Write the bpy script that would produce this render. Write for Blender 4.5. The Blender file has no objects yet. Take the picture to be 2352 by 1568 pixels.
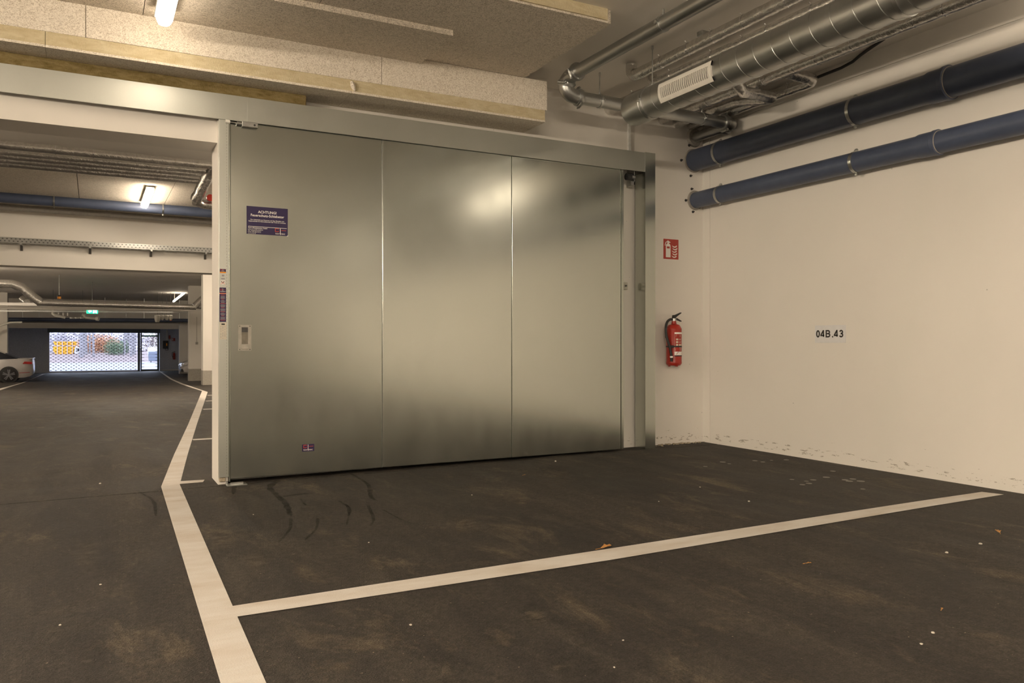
import bpy, bmesh, math, random
from mathutils import Vector, Matrix
PI = math.pi
S = bpy.context.scene
COL = S.collection
random.seed(7)

# ------------------------------------------------------------------ camera
CH, YAW, F, CX, CY = 1.035, math.radians(27.85), 1820.0, 1176.0, 787.0
SY, CYW = math.sin(YAW), math.cos(YAW)
cd = bpy.data.cameras.new('camera')
cam = bpy.data.objects.new('camera', cd)
COL.objects.link(cam)
cam.location = (0, 0, CH)
cam.rotation_euler = (PI / 2, 0, -YAW)
cd.sensor_width = 36
cd.lens = F / 2352 * 36
cd.shift_y = 3 / 2352
cd.clip_end = 400
S.camera = cam
# ------------------------------------------------------------------ world and exposure
w = bpy.data.worlds.new('world')
S.world = w
w.use_nodes = True
w.node_tree.nodes['Background'].inputs[0].default_value = (0.72, 0.80, 1.0, 1)
w.node_tree.nodes['Background'].inputs[1].default_value = 2.0
S.view_settings.view_transform = 'Standard'
S.view_settings.look = 'None'
S.view_settings.gamma = 1
S.view_settings.use_curve_mapping = False
S.view_settings.exposure = 1.0
LAMP_NEAR, LAMP_ROW, LAMP_LANE, LAMP_FAR = 8.0, 5.4, 142.0, 110.0
LAMP_C = (1.0, 0.83, 0.63)


def zf(x, y):
    """height of the floor, which falls gently to the left and down the far hall"""
    z = -0.005 * min(max(4.7 - x, 0), 6)
    z -= 0.02 * min(max(y - 8, 0), 32) + 0.008 * min(max(y - 40, 0), 16)
    return z


def ray(u, v):
    a = (u - CX) / F
    return Vector((SY + CYW * a, CYW - SY * a, -(v - CY) / F))


def on_y(u, v, y):
    d = ray(u, v)
    return Vector((0, 0, CH)) + d * (y / d.y)


def on_x(u, v, x):
    d = ray(u, v)
    return Vector((0, 0, CH)) + d * (x / d.x)


def on_floor(u, v):
    d = ray(u, v)
    t = CH / -d.z
    for _ in range(40):
        z = zf(d.x * t, d.y * t)
        t = (CH - z) / -d.z
    return Vector((d.x * t, d.y * t, zf(d.x * t, d.y * t)))


# ------------------------------------------------------------------ materials
class N:
    def __init__(s, name):
        s.m = bpy.data.materials.new(name)
        s.m.use_nodes = True
        s.t = s.m.node_tree
        s.b = s.t.nodes['Principled BSDF']
        s.tc = None

    def n(s, ty, **k):
        x = s.t.nodes.new(ty)
        for a, v in k.items():
            setattr(x, a, v)
        return x

    def l(s, a, b):
        s.t.links.new(a, b)

    def co(s, scale=(1, 1, 1), rot=(0, 0, 0), kind='geo'):
        if kind == 'geo':
            g = s.n('ShaderNodeNewGeometry').outputs['Position']
        else:
            g = s.n('ShaderNodeTexCoord').outputs[kind]
        m = s.n('ShaderNodeMapping')
        m.inputs['Scale'].default_value = scale
        m.inputs['Rotation'].default_value = rot
        s.l(g, m.inputs[0])
        return m.outputs[0]

    def noise(s, vec, scale, detail=4, rough=.55, dist=0):
        x = s.n('ShaderNodeTexNoise')
        x.inputs['Scale'].default_value = scale
        x.inputs['Detail'].default_value = detail
        x.inputs['Roughness'].default_value = rough
        x.inputs['Distortion'].default_value = dist
        s.l(vec, x.inputs['Vector'])
        return x.outputs['Fac']

    def ramp(s, fac, stops):
        x = s.n('ShaderNodeValToRGB')
        e = x.color_ramp.elements
        e[0].position, e[1].position = stops[0][0], stops[-1][0]
        e[0].color = tuple(stops[0][1]) + (1,)
        e[1].color = tuple(stops[-1][1]) + (1,)
        for p, c in stops[1:-1]:
            q = e.new(p)
            q.color = tuple(c) + (1,)
        s.l(fac, x.inputs[0])
        return x.outputs[0]

    def mix(s, fac, a, b, mode='MIX'):
        x = s.n('ShaderNodeMix', data_type='RGBA', blend_type=mode)
        for i, q in ((0, fac), (6, a), (7, b)):
            if hasattr(q, 'links'):
                s.l(q, x.inputs[i])
            elif isinstance(q, (int, float)):
                x.inputs[i].default_value = q
            else:
                x.inputs[i].default_value = tuple(q) + (1,)
        return x.outputs[2]

    def math(s, op, a, b=0.0):
        x = s.n('ShaderNodeMath', operation=op)
        for i, q in enumerate((a, b)):
            if hasattr(q, 'links'):
                s.l(q, x.inputs[i])
            else:
                x.inputs[i].default_value = q
        return x.outputs[0]

    def bump(s, h, strength, dist=.01, prev=None):
        x = s.n('ShaderNodeBump')
        x.inputs['Strength'].default_value = strength
        x.inputs['Distance'].default_value = dist
        s.l(h, x.inputs['Height'])
        if prev is not None:
            s.l(prev, x.inputs['Normal'])
        return x.outputs[0]

    def set(s, color=None, rough=None, metal=None, normal=None, spec=None):
        for nm, v in (('Base Color', color), ('Roughness', rough), ('Metallic', metal), ('Normal', normal),
                      ('Specular IOR Level', spec)):
            if v is None:
                continue
            if hasattr(v, 'links'):
                s.l(v, s.b.inputs[nm])
            elif isinstance(v, (tuple, list)):
                s.b.inputs[nm].default_value = tuple(v) + (1,)
            else:
                s.b.inputs[nm].default_value = v
        return s.m


def plain(name, c, rough=.6, metal=0.0, var=.12, scale=25, bump=.0):
    k = N(name)
    f = k.noise(k.co(), scale, 3)
    col = k.ramp(f, [(.3, [x * (1 - var) for x in c]), (.7, [min(1, x * (1 + var)) for x in c])])
    nm = k.bump(f, bump, .004) if bump else None
    return k.set(col, rough, metal, nm)


def glow(name, c, e):
    k = N(name)
    k.b.inputs['Base Color'].default_value = tuple(c) + (1,)
    k.b.inputs['Emission Color'].default_value = tuple(c) + (1,)
    k.b.inputs['Emission Strength'].default_value = e
    return k.m


def wall_mat(name, c, dirty=False, pocks=True):
    k = N(name)
    P = k.co()
    big = k.noise(P, .9, 4)
    col = k.ramp(big, [(.3, [x * .95 for x in c]), (.7, c)])
    if pocks:
        v = k.n('ShaderNodeTexVoronoi')
        v.inputs['Scale'].default_value = 5.5
        k.l(P, v.inputs['Vector'])
        sp = k.math('LESS_THAN', v.outputs['Distance'], .03)
        sel = k.math('GREATER_THAN', k.noise(P, 1.7, 2), .52)
        col = k.mix(k.math('MULTIPLY', k.math('MULTIPLY', sp, sel), .55), col, [x * .4 for x in c])
    if dirty:
        sx = k.n('ShaderNodeSeparateXYZ')
        k.l(P, sx.inputs[0])
        z = sx.outputs[2]
        band = k.math('MULTIPLY', k.math('GREATER_THAN', z, .03), k.math('LESS_THAN', z, .10))
        low = k.math('LESS_THAN', z, .22)
        nn = k.noise(k.co((9, 5, 24), (0.25, 0, 0)), 2.0, 5, .7)
        s1 = k.math('MULTIPLY', band, k.math('GREATER_THAN', nn, .60))
        s2 = k.math('MULTIPLY', low, k.math('GREATER_THAN', nn, .69))
        col = k.mix(k.math('MULTIPLY', k.math('MAXIMUM', s1, s2), .6), col, (.16, .12, .07))
    f = k.noise(P, 60, 3)
    return k.set(col, .82, 0, k.bump(f, .12, .003))


def galv_mat(name, c, r0, r1, streak=True):
    k = N(name)
    P = k.co()
    f = k.noise(k.co((1, 1, .35)), 5, 5, .6)
    g = k.noise(P, 120, 2)
    h = k.noise(k.co((.5, .5, 60)) if streak else P, 6, 3)
    m = k.mix(.35, f, g)
    lo = .94 if streak else .86
    col = k.ramp(m, [(.25, [x * lo for x in c]), (.75, c)])
    rg = k.ramp(f, [(.2, (r0,) * 3), (.8, (r1,) * 3)])
    return k.set(col, rg, 1.0, k.bump(h, .012, .002) if not streak else None)


M = {}
M['wall'] = wall_mat('plaster_white', (.82, .79, .74))
M['wall_dirty'] = wall_mat('plaster_white_dirty_foot', (.82, .79, .74), True)
M['ceil'] = wall_mat('ceiling_concrete', (.90, .86, .80), False, False)
M['far'] = plain('far_wall_paint', (.56, .58, .64), .8)
M['grey_base'] = plain('grey_base_coat', (.36, .34, .30), .8, bump=.1)
M['galv'] = galv_mat('galvanised_sheet', (.565, .59, .545), .165, .235)
M['galv_cover'] = galv_mat('galvanised_cover', (.62, .64, .60), .36, .44)
M['galv_pipe'] = galv_mat('galvanised_pipe', (.50, .51, .50), .26, .48, False)
M['steel'] = plain('zinc_steel', (.55, .56, .55), .32, 1.0)
M['dark_steel'] = plain('dark_steel', (.10, .10, .10), .4, .8)
M['dull'] = plain('dull_cast_metal', (.46, .44, .39), .5, .6)
M['dull_dark'] = plain('dull_dark_metal', (.24, .22, .18), .5, .6)
M['foil'] = None
M['blue_pipe'] = plain('blue_plastic', (.066, .084, .138), .42, 0, .08, 8)
M['ring'] = plain('collar_grey', (.33, .31, .28), .6)
M['black'] = plain('black_rubber', (.02, .02, .022), .5)
M['red'] = plain('red_enamel', (.36, .026, .016), .3, 0, .05)
M['red_flat'] = plain('red_print', (.42, .05, .035), .5, 0, .04)
M['white'] = plain('white_plastic', (.78, .76, .70), .45, 0, .04)
M['print_white'] = plain('white_print', (.86, .84, .80), .5, 0, .02)
M['navy'] = plain('navy_print', (.027, .017, .078), .4, 0, .05)
M['orange'] = plain('orange_print', (.85, .33, .03), .5, 0, .04)
M['salmon'] = plain('salmon_print', (.8, .25, .14), .5, 0, .04)
M['red_line'] = plain('red_line_print', (.55, .07, .05), .5, 0, .04)
M['grey_print'] = plain('grey_print', (.30, .28, .30), .5, 0, .04)
M['black_print'] = plain('black_print', (.018, .014, .012), .5, 0, .04)
M['sign_grey'] = plain('number_plate_grey', (.74, .74, .75), .5, 0, .03)
M['paper'] = plain('paper_label', (.66, .62, .52), .6, 0, .03)
for _n, _e in (('lamp_near', LAMP_NEAR), ('lamp_row', LAMP_ROW), ('lamp_lane', LAMP_LANE), ('lamp_far', LAMP_FAR), ('lamp_mid', 34.0)):
    M[_n] = glow(_n + '_diffuser', LAMP_C, _e)
M['lamp_side'] = plain('lamp_housing', (.75, .75, .72), .4)
M['car_white'] = plain('car_paint_white', (.62, .60, .60), .18, 0, .03)
M['glass'] = plain('car_glass', (.02, .022, .03), .06, 0, .05)
M['tyre'] = plain('tyre', (.015, .015, .017), .7)
M['rim'] = plain('alloy_rim', (.18, .18, .20), .35, .8)
M['tail'] = plain('tail_light_red', (.45, .01, .01), .2)
M['chrome'] = plain('chrome', (.8, .8, .82), .1, 1.0)
M['exit_green'] = glow('exit_green', (.02, .62, .28), 1.1)
M['exit_white'] = glow('exit_white', (.85, 1, .92), 1.5)
M['yellow'] = plain('machine_yellow', (.85, .40, .02), .5, 0, .1, 3)
M['out_ground'] = plain('outdoor_paving', (.31, .32, .38), .85, 0, .1, 3)
M['litter'] = plain('leaf_litter', (.26, .21, .21), .9, 0, .35, 4)
M['bark'] = plain('bark', (.30, .29, .31), .9, 0, .25, 6)
M['leaf_orange'] = plain('orange_leaves', (.60, .34, .20), .8, 0, .35, 3)
M['leaf_green'] = plain('green_leaves', (.20, .28, .18), .8, 0, .35, 3)
M['leaf_pale'] = plain('pale_twigs', (.58, .56, .62), .8, 0, .25, 3)
M['bin'] = plain('bin_grey', (.15, .17, .22), .6)
M['gate'] = plain('gate_steel', (.55, .55, .62), .45, .2)
M['gate_dark'] = plain('gate_link_dark', (.10, .10, .13), .5, .3)
M['frame_dark'] = plain('door_frame_dark', (.13, .15, .15), .5, .3)
M['stone'] = plain('pebble', (.70, .66, .58), .8)
M['leaf_dry'] = plain('dry_leaf', (.50, .24, .07), .7, 0, .3, 60)
M['concrete_rough'] = plain('rough_mortar', (.42, .36, .27), .9, 0, .3, 40, .4)
M['spot'] = plain('old_paint_spot', (.26, .24, .22), .8)


def mk_foil():
    k = N('foil_jacket')
    P = k.co()
    a = k.noise(P, 28, 4, .6, .8)
    b = k.noise(P, 9, 2)
    col = k.ramp(a, [(.3, (.60, .59, .57)), (.7, (.85, .84, .82))])
    return k.set(col, .22, .95, k.bump(b, .4, .02, k.bump(a, .6, .008)))


M['foil'] = mk_foil()


def mk_asphalt():
    k = N('asphalt')
    P = k.co()
    grain = k.noise(P, 150, 3, .75)
    grain2 = k.noise(P, 38, 5, .75)
    big = k.noise(k.co((.9, .45, 1), (0, 0, .5)), 1.1, 6, .65, .8)
    mid = k.noise(k.co((1.6, .6, 1), (0, 0, .35)), 3.2, 7, .7, .7)
    dust = k.noise(k.co((1.5, .6, 1), (0, 0, -.3)), 1.9, 10, .74, .5)
    tyre = k.noise(k.co((3.4, .32, 1), (0, 0, 1.05)), 1.0, 5, .6, .3)
    col = k.ramp(big, [(.32, (.027, .023, .021)), (.68, (.062, .053, .044))])
    col = k.mix(k.ramp(tyre, [(.42, (0, 0, 0)), (.62, (.55, .55, .55))]), col, (.023, .020, .019))
    col = k.mix(k.ramp(mid, [(.48, (0, 0, 0)), (.70, (.5, .5, .5))]), col, (.085, .072, .056))
    col = k.mix(k.ramp(dust, [(.55, (0, 0, 0)), (.70, (.55, .55, .55)), (.80, (.8, .8, .8))]), col, (.20, .155, .10))
    g = k.ramp(grain, [(.30, (.22, .22, .22)), (.70, (1.68, 1.68, 1.68))])
    col = k.mix(.8, col, g, 'MULTIPLY')
    g2 = k.ramp(grain2, [(.3, (.50, .50, .50)), (.72, (1.5, 1.5, 1.5))])
    col = k.mix(.9, col, g2, 'MULTIPLY')
    sp = k.noise(P, 70, 2, .5)
    col = k.mix(k.ramp(sp, [(.74, (0, 0, 0)), (.78, (.8, .8, .8))]), col, (.38, .31, .22))
    rg = k.ramp(big, [(.3, (.55,) * 3), (.7, (.75,) * 3)])
    return k.set(col, rg, 0, k.bump(grain, .8, .006, k.bump(grain2, .45, .015)), .3)


M['asphalt'] = mk_asphalt()


def mk_paint():
    k = N('road_paint')
    P = k.co()
    d = k.noise(k.co((1.0, 2.6, 1), (0, 0, .25)), 1.9, 7, .66, .3)
    col = k.ramp(d, [(.40, (.68, .65, .61)), (.60, (.60, .55, .49)), (.76, (.50, .43, .34))])
    f = k.noise(P, 160, 3, .6)
    col = k.mix(k.ramp(f, [(.2, (.5, .5, .5)), (.36, (0, 0, 0))]), col, (.3, .25, .2))
    return k.set(col, .7, 0, k.bump(f, .4, .004))


M['paint'] = mk_paint()


def mk_woodwool(name, c, dark):
    """pressed wood wool: pale curly strands over darker gaps"""
    k = N(name)
    P = k.co()
    rid = []
    for rot, sc_, di in (((.4, .7, .2), 26, 2.2), ((1.2, .3, 1.0), 34, 2.6), ((.2, 1.4, 2.0), 46, 2.0)):
        a = k.noise(k.co((1, 1, 1), rot), sc_, 1.5, .5, di)
        rid.append(k.math('ABSOLUTE', k.math('SUBTRACT', a, .5)))
    h = k.math('MINIMUM', k.math('MINIMUM', rid[0], rid[1]), rid[2])
    col = k.ramp(h, [(.0, c), (.022, [x * .93 for x in c]), (.06, dark)])
    pit = k.noise(P, 14, 4, .7)
    col = k.mix(k.ramp(pit, [(.60, (0, 0, 0)), (.72, (.45, .45, .45))]), col, [x * .6 for x in dark])
    return k.set(col, .95, 0, k.bump(h, -1.0, .05))


M['woodwool'] = mk_woodwool('wood_wool_board', (.90, .84, .74), (.56, .49, .40))
M['woodwool_shaded'] = mk_woodwool('wood_wool_ceiling', (.84, .77, .67), (.42, .37, .30))  # same boards as the cladding, ceiling shade put into a darker colour


def mk_wool(name, c0, c1):
    k = N(name)
    f = k.noise(k.co((1, 1, 3)), 9, 6, .7, .5)
    g = k.noise(k.co((3, 3, 1)), 60, 3, .7)
    col = k.ramp(f, [(.35, c0), (.65, c1)])
    return k.set(col, .95, 0, k.bump(g, .8, .008))


M['wool_yellow'] = mk_wool('wool_core_yellow', (.60, .50, .30), (.74, .66, .46))
M['wool_brown'] = mk_wool('mineral_wool_brown', (.17, .12, .035), (.36, .28, .13))


def mk_dust():
    k = N('dust_mark')
    g = k.n('ShaderNodeTexCoord').outputs['Generated']
    sub = k.n('ShaderNodeVectorMath', operation='DISTANCE')
    k.l(g, sub.inputs[0])
    sub.inputs[1].default_value = (.5, .5, 0)
    nn = k.noise(k.co((1, 2.2, 1), (0, 0, .6)), 9, 6, .7, .5)
    fall = k.ramp(sub.outputs['Value'], [(.1, (1, 1, 1)), (.48, (0, 0, 0))])
    a = k.math('MULTIPLY', fall, k.ramp(nn, [(.48, (0, 0, 0)), (.62, (.75, .75, .75))]))
    k.set((.36, .28, .18), .9)
    k.l(a, k.b.inputs['Alpha'])
    return k.m


M['dust'] = mk_dust()


def mk_drip():
    k = N('drip_stain')
    nn = k.noise(k.co(), 7, 5, .7, .3)
    k.set((.012, .010, .009), .8, spec=.2)
    k.l(k.ramp(nn, [(.32, (.10, .10, .10)), (.60, (.48, .48, .48))]), k.b.inputs['Alpha'])
    return k.m


M['drip'] = mk_drip()


# ------------------------------------------------------------------ mesh building
class MB:
    def __init__(s):
        s.v, s.f, s.sm = [], [], []

    def add(s, vs, fs, smooth=False):
        o = len(s.v)
        s.v += [tuple(p) for p in vs]
        s.f += [tuple(i + o for i in f) for f in fs]
        s.sm += [smooth] * len(fs)
        return s

    def box(s, a, b, mat=None, c=0.0):
        (x0, y0, z0), (x1, y1, z1) = a, b
        x0, x1 = min(x0, x1), max(x0, x1)
        y0, y1 = min(y0, y1), max(y0, y1)
        z0, z1 = min(z0, z1), max(z0, z1)
        if c <= 0:
            vs = [(x, y, z) for x in (x0, x1) for y in (y0, y1) for z in (z0, z1)]
            fs = [(0, 1, 3, 2), (4, 6, 7, 5), (0, 4, 5, 1), (2, 3, 7, 6), (0, 2, 6, 4), (1, 5, 7, 3)]
            if mat is not None:
                vs = [mat @ Vector(p) for p in vs]
            return s.add(vs, fs)
        bm = bmesh.new()
        bmesh.ops.create_cube(bm, size=1)
        for q in bm.verts:
            q.co = Vector(((x0 + x1) / 2 + q.co.x * (x1 - x0), (y0 + y1) / 2 + q.co.y * (y1 - y0),
                           (z0 + z1) / 2 + q.co.z * (z1 - z0)))
        bmesh.ops.bevel(bm, geom=bm.edges[:], offset=c, segments=2, affect='EDGES', profile=.5)
        bm.verts.index_update()
        vs = [q.co.copy() for q in bm.verts]
        if mat is not None:
            vs = [mat @ p for p in vs]
        fs = [tuple(q.index for q in f.verts) for f in bm.faces]
        bm.free()
        return s.add(vs, fs)

    def tube(s, pts, r, n=16, caps=True, smooth=True):
        pts = [Vector(p) for p in pts]
        rs = r if isinstance(r, (list, tuple)) else [r] * len(pts)
        tan = []
        for i in range(len(pts)):
            a = pts[max(0, i - 1)]
            b = pts[min(len(pts) - 1, i + 1)]
            tan.append((b - a).normalized())
        up = Vector((0, 0, 1)) if abs(tan[0].z) < .9 else Vector((1, 0, 0))
        nrm = (up - tan[0] * up.dot(tan[0])).normalized()
        vs = []
        for i, p in enumerate(pts):
            nrm = (nrm - tan[i] * nrm.dot(tan[i])).normalized()
            bi = tan[i].cross(nrm)
            for k in range(n):
                t = 2 * PI * k / n
                vs.append(p + (nrm * math.cos(t) + bi * math.sin(t)) * rs[i])
        fs = []
        for i in range(len(pts) - 1):
            for k in range(n):
                k2 = (k + 1) % n
                fs.append((i * n + k, i * n + k2, (i + 1) * n + k2, (i + 1) * n + k))
        s.add(vs, fs, smooth)
        if caps:
            s.add(vs[:n], [tuple(reversed(range(n)))])
            s.add(vs[-n:], [tuple(range(n))])
        return s

    def prism(s, poly, y0, y1, ax='y'):
        """poly of (a, z) pairs extruded along y (or x)"""
        n = len(poly)
        if ax == 'y':
            vs = [(a, y0, z) for a, z in poly] + [(a, y1, z) for a, z in poly]
        elif ax == 'x':
            vs = [(y0, a, z) for a, z in poly] + [(y1, a, z) for a, z in poly]
        else:
            vs = [(a, b, y0) for a, b in poly] + [(a, b, y1) for a, b in poly]
        fs = [tuple(range(n)), tuple(reversed(range(n, 2 * n)))]
        fs += [(i, i + n, (i + 1) % n + n, (i + 1) % n) for i in range(n)]
        return s.add(vs, fs)

    def curved(s, c, r0, r1, a0, a1, y0, y1, n=6):
        """a patch of a cylinder lying along y: angles from -X axis downwards"""
        vs, fs = [], []
        for i in range(n + 1):
            a = a0 + (a1 - a0) * i / n
            for r in (r0, r1):
                for y in (y0, y1):
                    vs.append((c[0] - r * math.cos(a), y, c[1] - r * math.sin(a)))
        for i in range(n):
            o = i * 4
            p = o + 4
            fs += [(o, o + 1, p + 1, p), (o + 2, p + 2, p + 3, o + 3), (o, p, p + 2, o + 2), (o + 1, o + 3, p + 3, p + 1)]
        fs += [(0, 2, 3, 1), (4 * n, 4 * n + 1, 4 * n + 3, 4 * n + 2)]
        return s.add(vs, fs)

    def build(s, name, mat, parent=None, kind=None, label=None):
        me = bpy.data.meshes.new(name)
        me.from_pydata(s.v, [], s.f)
        bm = bmesh.new()
        bm.from_mesh(me)
        bmesh.ops.remove_doubles(bm, verts=bm.verts, dist=1e-5)
        bmesh.ops.recalc_face_normals(bm, faces=bm.faces)
        bm.to_mesh(me)
        bm.free()
        if any(s.sm):
            me.shade_smooth()
            try:
                me.set_sharp_from_angle(angle=math.radians(38))
            except Exception:
                pass
        me.materials.append(M[mat] if isinstance(mat, str) else mat)
        o = bpy.data.objects.new(name, me)
        COL.objects.link(o)
        if parent is not None:
            o.parent = parent
            o.matrix_parent_inverse = Matrix.Translation(parent.location).inverted() if parent.type == 'EMPTY' else Matrix()
        if kind:
            o['kind'] = kind
        if label:
            o['label'] = label
        return o


def tag(o, label, cat, group=None, kind=None):
    o['label'] = label
    o['category'] = cat
    if group:
        o['group'] = group
    if kind:
        o['kind'] = kind
    return o


def thing(name, label, cat, loc=(0, 0, 0), group=None):
    o = bpy.data.objects.new(name, None)
    o.empty_display_size = .1
    COL.objects.link(o)
    o.location = loc
    return tag(o, label, cat, group)


def struct(name, mb, mat, parent=None):
    o = mb.build(name, mat, parent)
    o['kind'] = 'structure'
    return o


def copy_tree(o, dx, parent=None):
    c = o.copy()
    COL.objects.link(c)
    if parent is None:
        c.location = Vector(o.location) + Vector(dx)
    else:
        c.parent = parent
    for ch in list(o.children):
        copy_tree(ch, dx, c)
    return c


def text_mesh(body, size, mat, loc, face, parent, name='lettering', align='LEFT', sx=1.0, spacing=1.0, bold=0.0, depth=.0004):
    cu = bpy.data.curves.new(name, 'FONT')
    cu.body = body
    cu.size = size
    cu.align_x = align
    cu.extrude = depth
    cu.offset = bold
    cu.space_character = spacing
    t = bpy.data.objects.new(name, cu)
    COL.objects.link(t)
    bpy.context.view_layer.update()
    me = bpy.data.meshes.new_from_object(t.evaluated_get(bpy.context.evaluated_depsgraph_get()))
    bpy.data.objects.remove(t)
    if face == '-y':
        R = Matrix.Rotation(PI / 2, 4, 'X')
    else:
        R = Matrix.Rotation(-PI / 2, 4, 'Z') @ Matrix.Rotation(PI / 2, 4, 'X')
    me.transform(Matrix.Translation(loc) @ R @ Matrix.Diagonal((sx, 1, 1, 1)))
    me.materials.clear()
    me.materials.append(M[mat])
    o = bpy.data.objects.new(name, me)
    COL.objects.link(o)
    o.parent = parent
    if parent.type == 'EMPTY':
        o.matrix_parent_inverse = Matrix.Translation(parent.location).inverted()
    return o


# ================================================================== THE SETTING
CEIL = 3.42
WY = 6.40      # face of the wall behind the sliding door
WX = 5.64      # face of the right wall
JX = .82       # edge of the opening

# floor: one sheet with the joint of the threshold cut into it
xs = [-14, -9, -6, -3, -1.3, 0, 1, 2, 3, 4, 4.7, WX + .2, 9.3]
ys = [-17, -8, -3, 0, 1, 2, 3, 4, 5, 6.158, 6.162, 6.172, 6.176, 8, 12, 16, 20, 24, 28, 32, 36, 40, 44, 48, 52, 56.2]
fl = MB()
vs = [(x, y, zf(x, y) - (.02 if 6.16 < y < 6.175 else 0)) for y in ys for x in xs]
nx = len(xs)
fl.add(vs, [(j * nx + i, j * nx + i + 1, (j + 1) * nx + i + 1, (j + 1) * nx + i) for j in range(len(ys) - 1) for i in range(nx - 1)])
floor = struct('floor', fl, 'asphalt')

struct('ceiling', MB().box((-14, -17, CEIL), (9.3, 56.4, CEIL + .3)), 'ceil')
ceiling = bpy.data.objects['ceiling']
wr = struct('wall_right', MB().box((WX, -17, -.3), (WX + .25, 6.285, CEIL)).box((WX + .006, 6.285, -.3), (WX + .25, 6.293, CEIL))
            .box((WX, 6.293, -.3), (WX + .25, WY + .17, CEIL)), 'wall_dirty')
struct('wall_front', MB().box((JX + .07, WY, -.3), (WX, WY + .17, CEIL)), 'wall_dirty')
struct('trim_4', MB().box((JX, 6.23, -.3), (JX + .07, WY + .17, 2.69)).box((JX, 6.27, 2.69), (JX + .07, WY + .17, CEIL)), 'wall')
struct('trim_5', MB().box((-3.5, 6.27, 2.53), (JX, WY + .2, CEIL)), 'wall')
struct('wall_front', MB().box((-14, 6.27, -.3), (-3.5, WY + .2, CEIL)), 'wall')
struct('wall_back', MB().box((-14, -17.2, -.3), (WX + .25, -17, CEIL)), 'wall')
struct('wall_left', MB().box((-14.2, -17.2, -1), (-14, 6.4, CEIL)).box((-9.2, 6.6, -1), (-9, 56.2, CEIL)), 'wall')
struct('wall_side', MB().box((9.1, 6.4, -1), (9.3, 56.2, CEIL)).box((WX + .25, 6.3, -1), (9.3, 6.57, CEIL)), 'wall')
# far wall with the gate opening and the side door opening
FY = 55.9
struct('wall_far', MB().box((-9, FY, -1), (-2.42, FY + .3, CEIL)).box((-2.42, FY, 1.66), (3.78, FY + .3, CEIL))
       .box((3.78, FY, -1), (9.3, FY + .3, CEIL)), 'far')
struct('baseboard_far', MB().box((3.9, FY - .02, -.79), (9.1, FY, -.70)), 'wall')
# downstand beams of the far hall
struct('trim_1', MB().box((-9, 15.4, 2.31), (9.1, 15.8, CEIL)), 'wall')
struct('trim_2', MB().box((-9, 50, 1.83), (9.1, 50.4, CEIL)), 'wall')
# ceiling edge moulding on the right wall
struct('trim_3', MB().box((WX - .012, -17, 3.26), (WX, WY, 3.272)), 'wall')
# wood wool field on the far ceiling, boards as parts of the ceiling
for i in range(9):
    x0 = -5.2 + i * 1.25
    for j, (y0, y1) in enumerate(((11.6, 12.2), (12.2, 15.4))):
        o = MB().box((x0 + .004, y0 + .004, CEIL - .07), (x0 + 1.246, y1 - .004, CEIL)).build('insulation_board', 'woodwool_shaded', ceiling)

# near ceiling boards
def boards(x_edges, y0, y1, z0, z1, name, mat, parent, jit=.003):
    for a, b in zip(x_edges[:-1], x_edges[1:]):
        d = random.uniform(-jit, jit)
        MB().box((a + .0015, y0 + d, z0 + d * .3), (b - .0015, y1, z1), None, .004).build(name, mat, parent)


def ragged_board(x0, x1, y0, y1, z0, z1, name, mat, parent, seed=1, amp=.012):
    """board with a crumbly right edge"""
    rnd = random.Random(seed)
    n = 60
    pts = [(x0, y0)]
    for i in range(n + 1):
        pts.append((x1 + rnd.uniform(-amp, amp), y0 + (y1 - y0) * i / n))
    pts.append((x0, y1))
    return MB().prism(pts, z0, z1, 'z').build(name, mat, parent)


cb = thing('ceiling_insulation', 'shade-toned wood wool insulation boards fixed flat under the ceiling beside the tube lamp', 'insulation', (0, 5.3, CEIL))
boards([-6, -4, -2, 0, 1.35], 4.70, 6.0, 3.325, CEIL, 'insulation_board', 'woodwool_shaded', cb)
ragged_board(1.353, 3.29, 4.70, 6.0, 3.325, CEIL, 'insulation_board', 'woodwool_shaded', cb, 3)
# mineral wool core showing on the near cut edge
MB().box((-6, 4.685, 3.34), (3.25, 4.70, CEIL)).build('wool_core', 'wool_yellow', cb)
boards([-6, -3.7, -1.7, .3], 5.34, 6.0, 3.285, 3.325, 'insulation_board', 'woodwool_shaded', cb)
ragged_board(.303, 2.33, 5.34, 6.0, 3.285, 3.325, 'insulation_board', 'woodwool_shaded', cb, 5, .008)

# cladding of the down-stand over the door
cl = thing('insulation_cladding', 'pale wood wool cladding with yellow core edge along the beam over the sliding door', 'insulation', (0, 6.0, 2.97))
fx = [-2.06, -.045, 2.01, 3.52]
boards(fx, 6.0, 6.05, 3.07, 3.325, 'facing_board', 'woodwool', cl, .002)
sxs = [-2.3, -.278, 1.767, 3.50]
for a, b in zip(sxs[:-1], sxs[1:]):
    bk_ = WY - .01
    sb = MB().box((a + .001, 6.0, 2.965), (b - .001, bk_, 2.982)).build('soffit_board', 'woodwool', cl)
    MB().box((a + .0015, 6.004, 2.982), (b - .0015, bk_, 3.07)).build('wool_core', 'wool_yellow', sb)
MB().box((3.44, 6.05, 3.07), (3.50, WY - .02, 3.325)).build('end_board', 'woodwool', cl)
# chipped bit of plaster at the joint
MB().tube([(1.765, 5.998, 3.055), (1.775, 5.993, 3.02), (1.79, 5.996, 2.985)], [.012, .02, .008], 8).build('filler_blob', 'woodwool', cl)
o = MB().box((-6, 6.215, 2.885), (1.47, 6.27, 2.965), None, .008).build('mineral_wool_strip', 'wool_brown')
tag(o, 'brown mineral wool strip stuffed above the galvanised rail cover', 'insulation')

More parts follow.
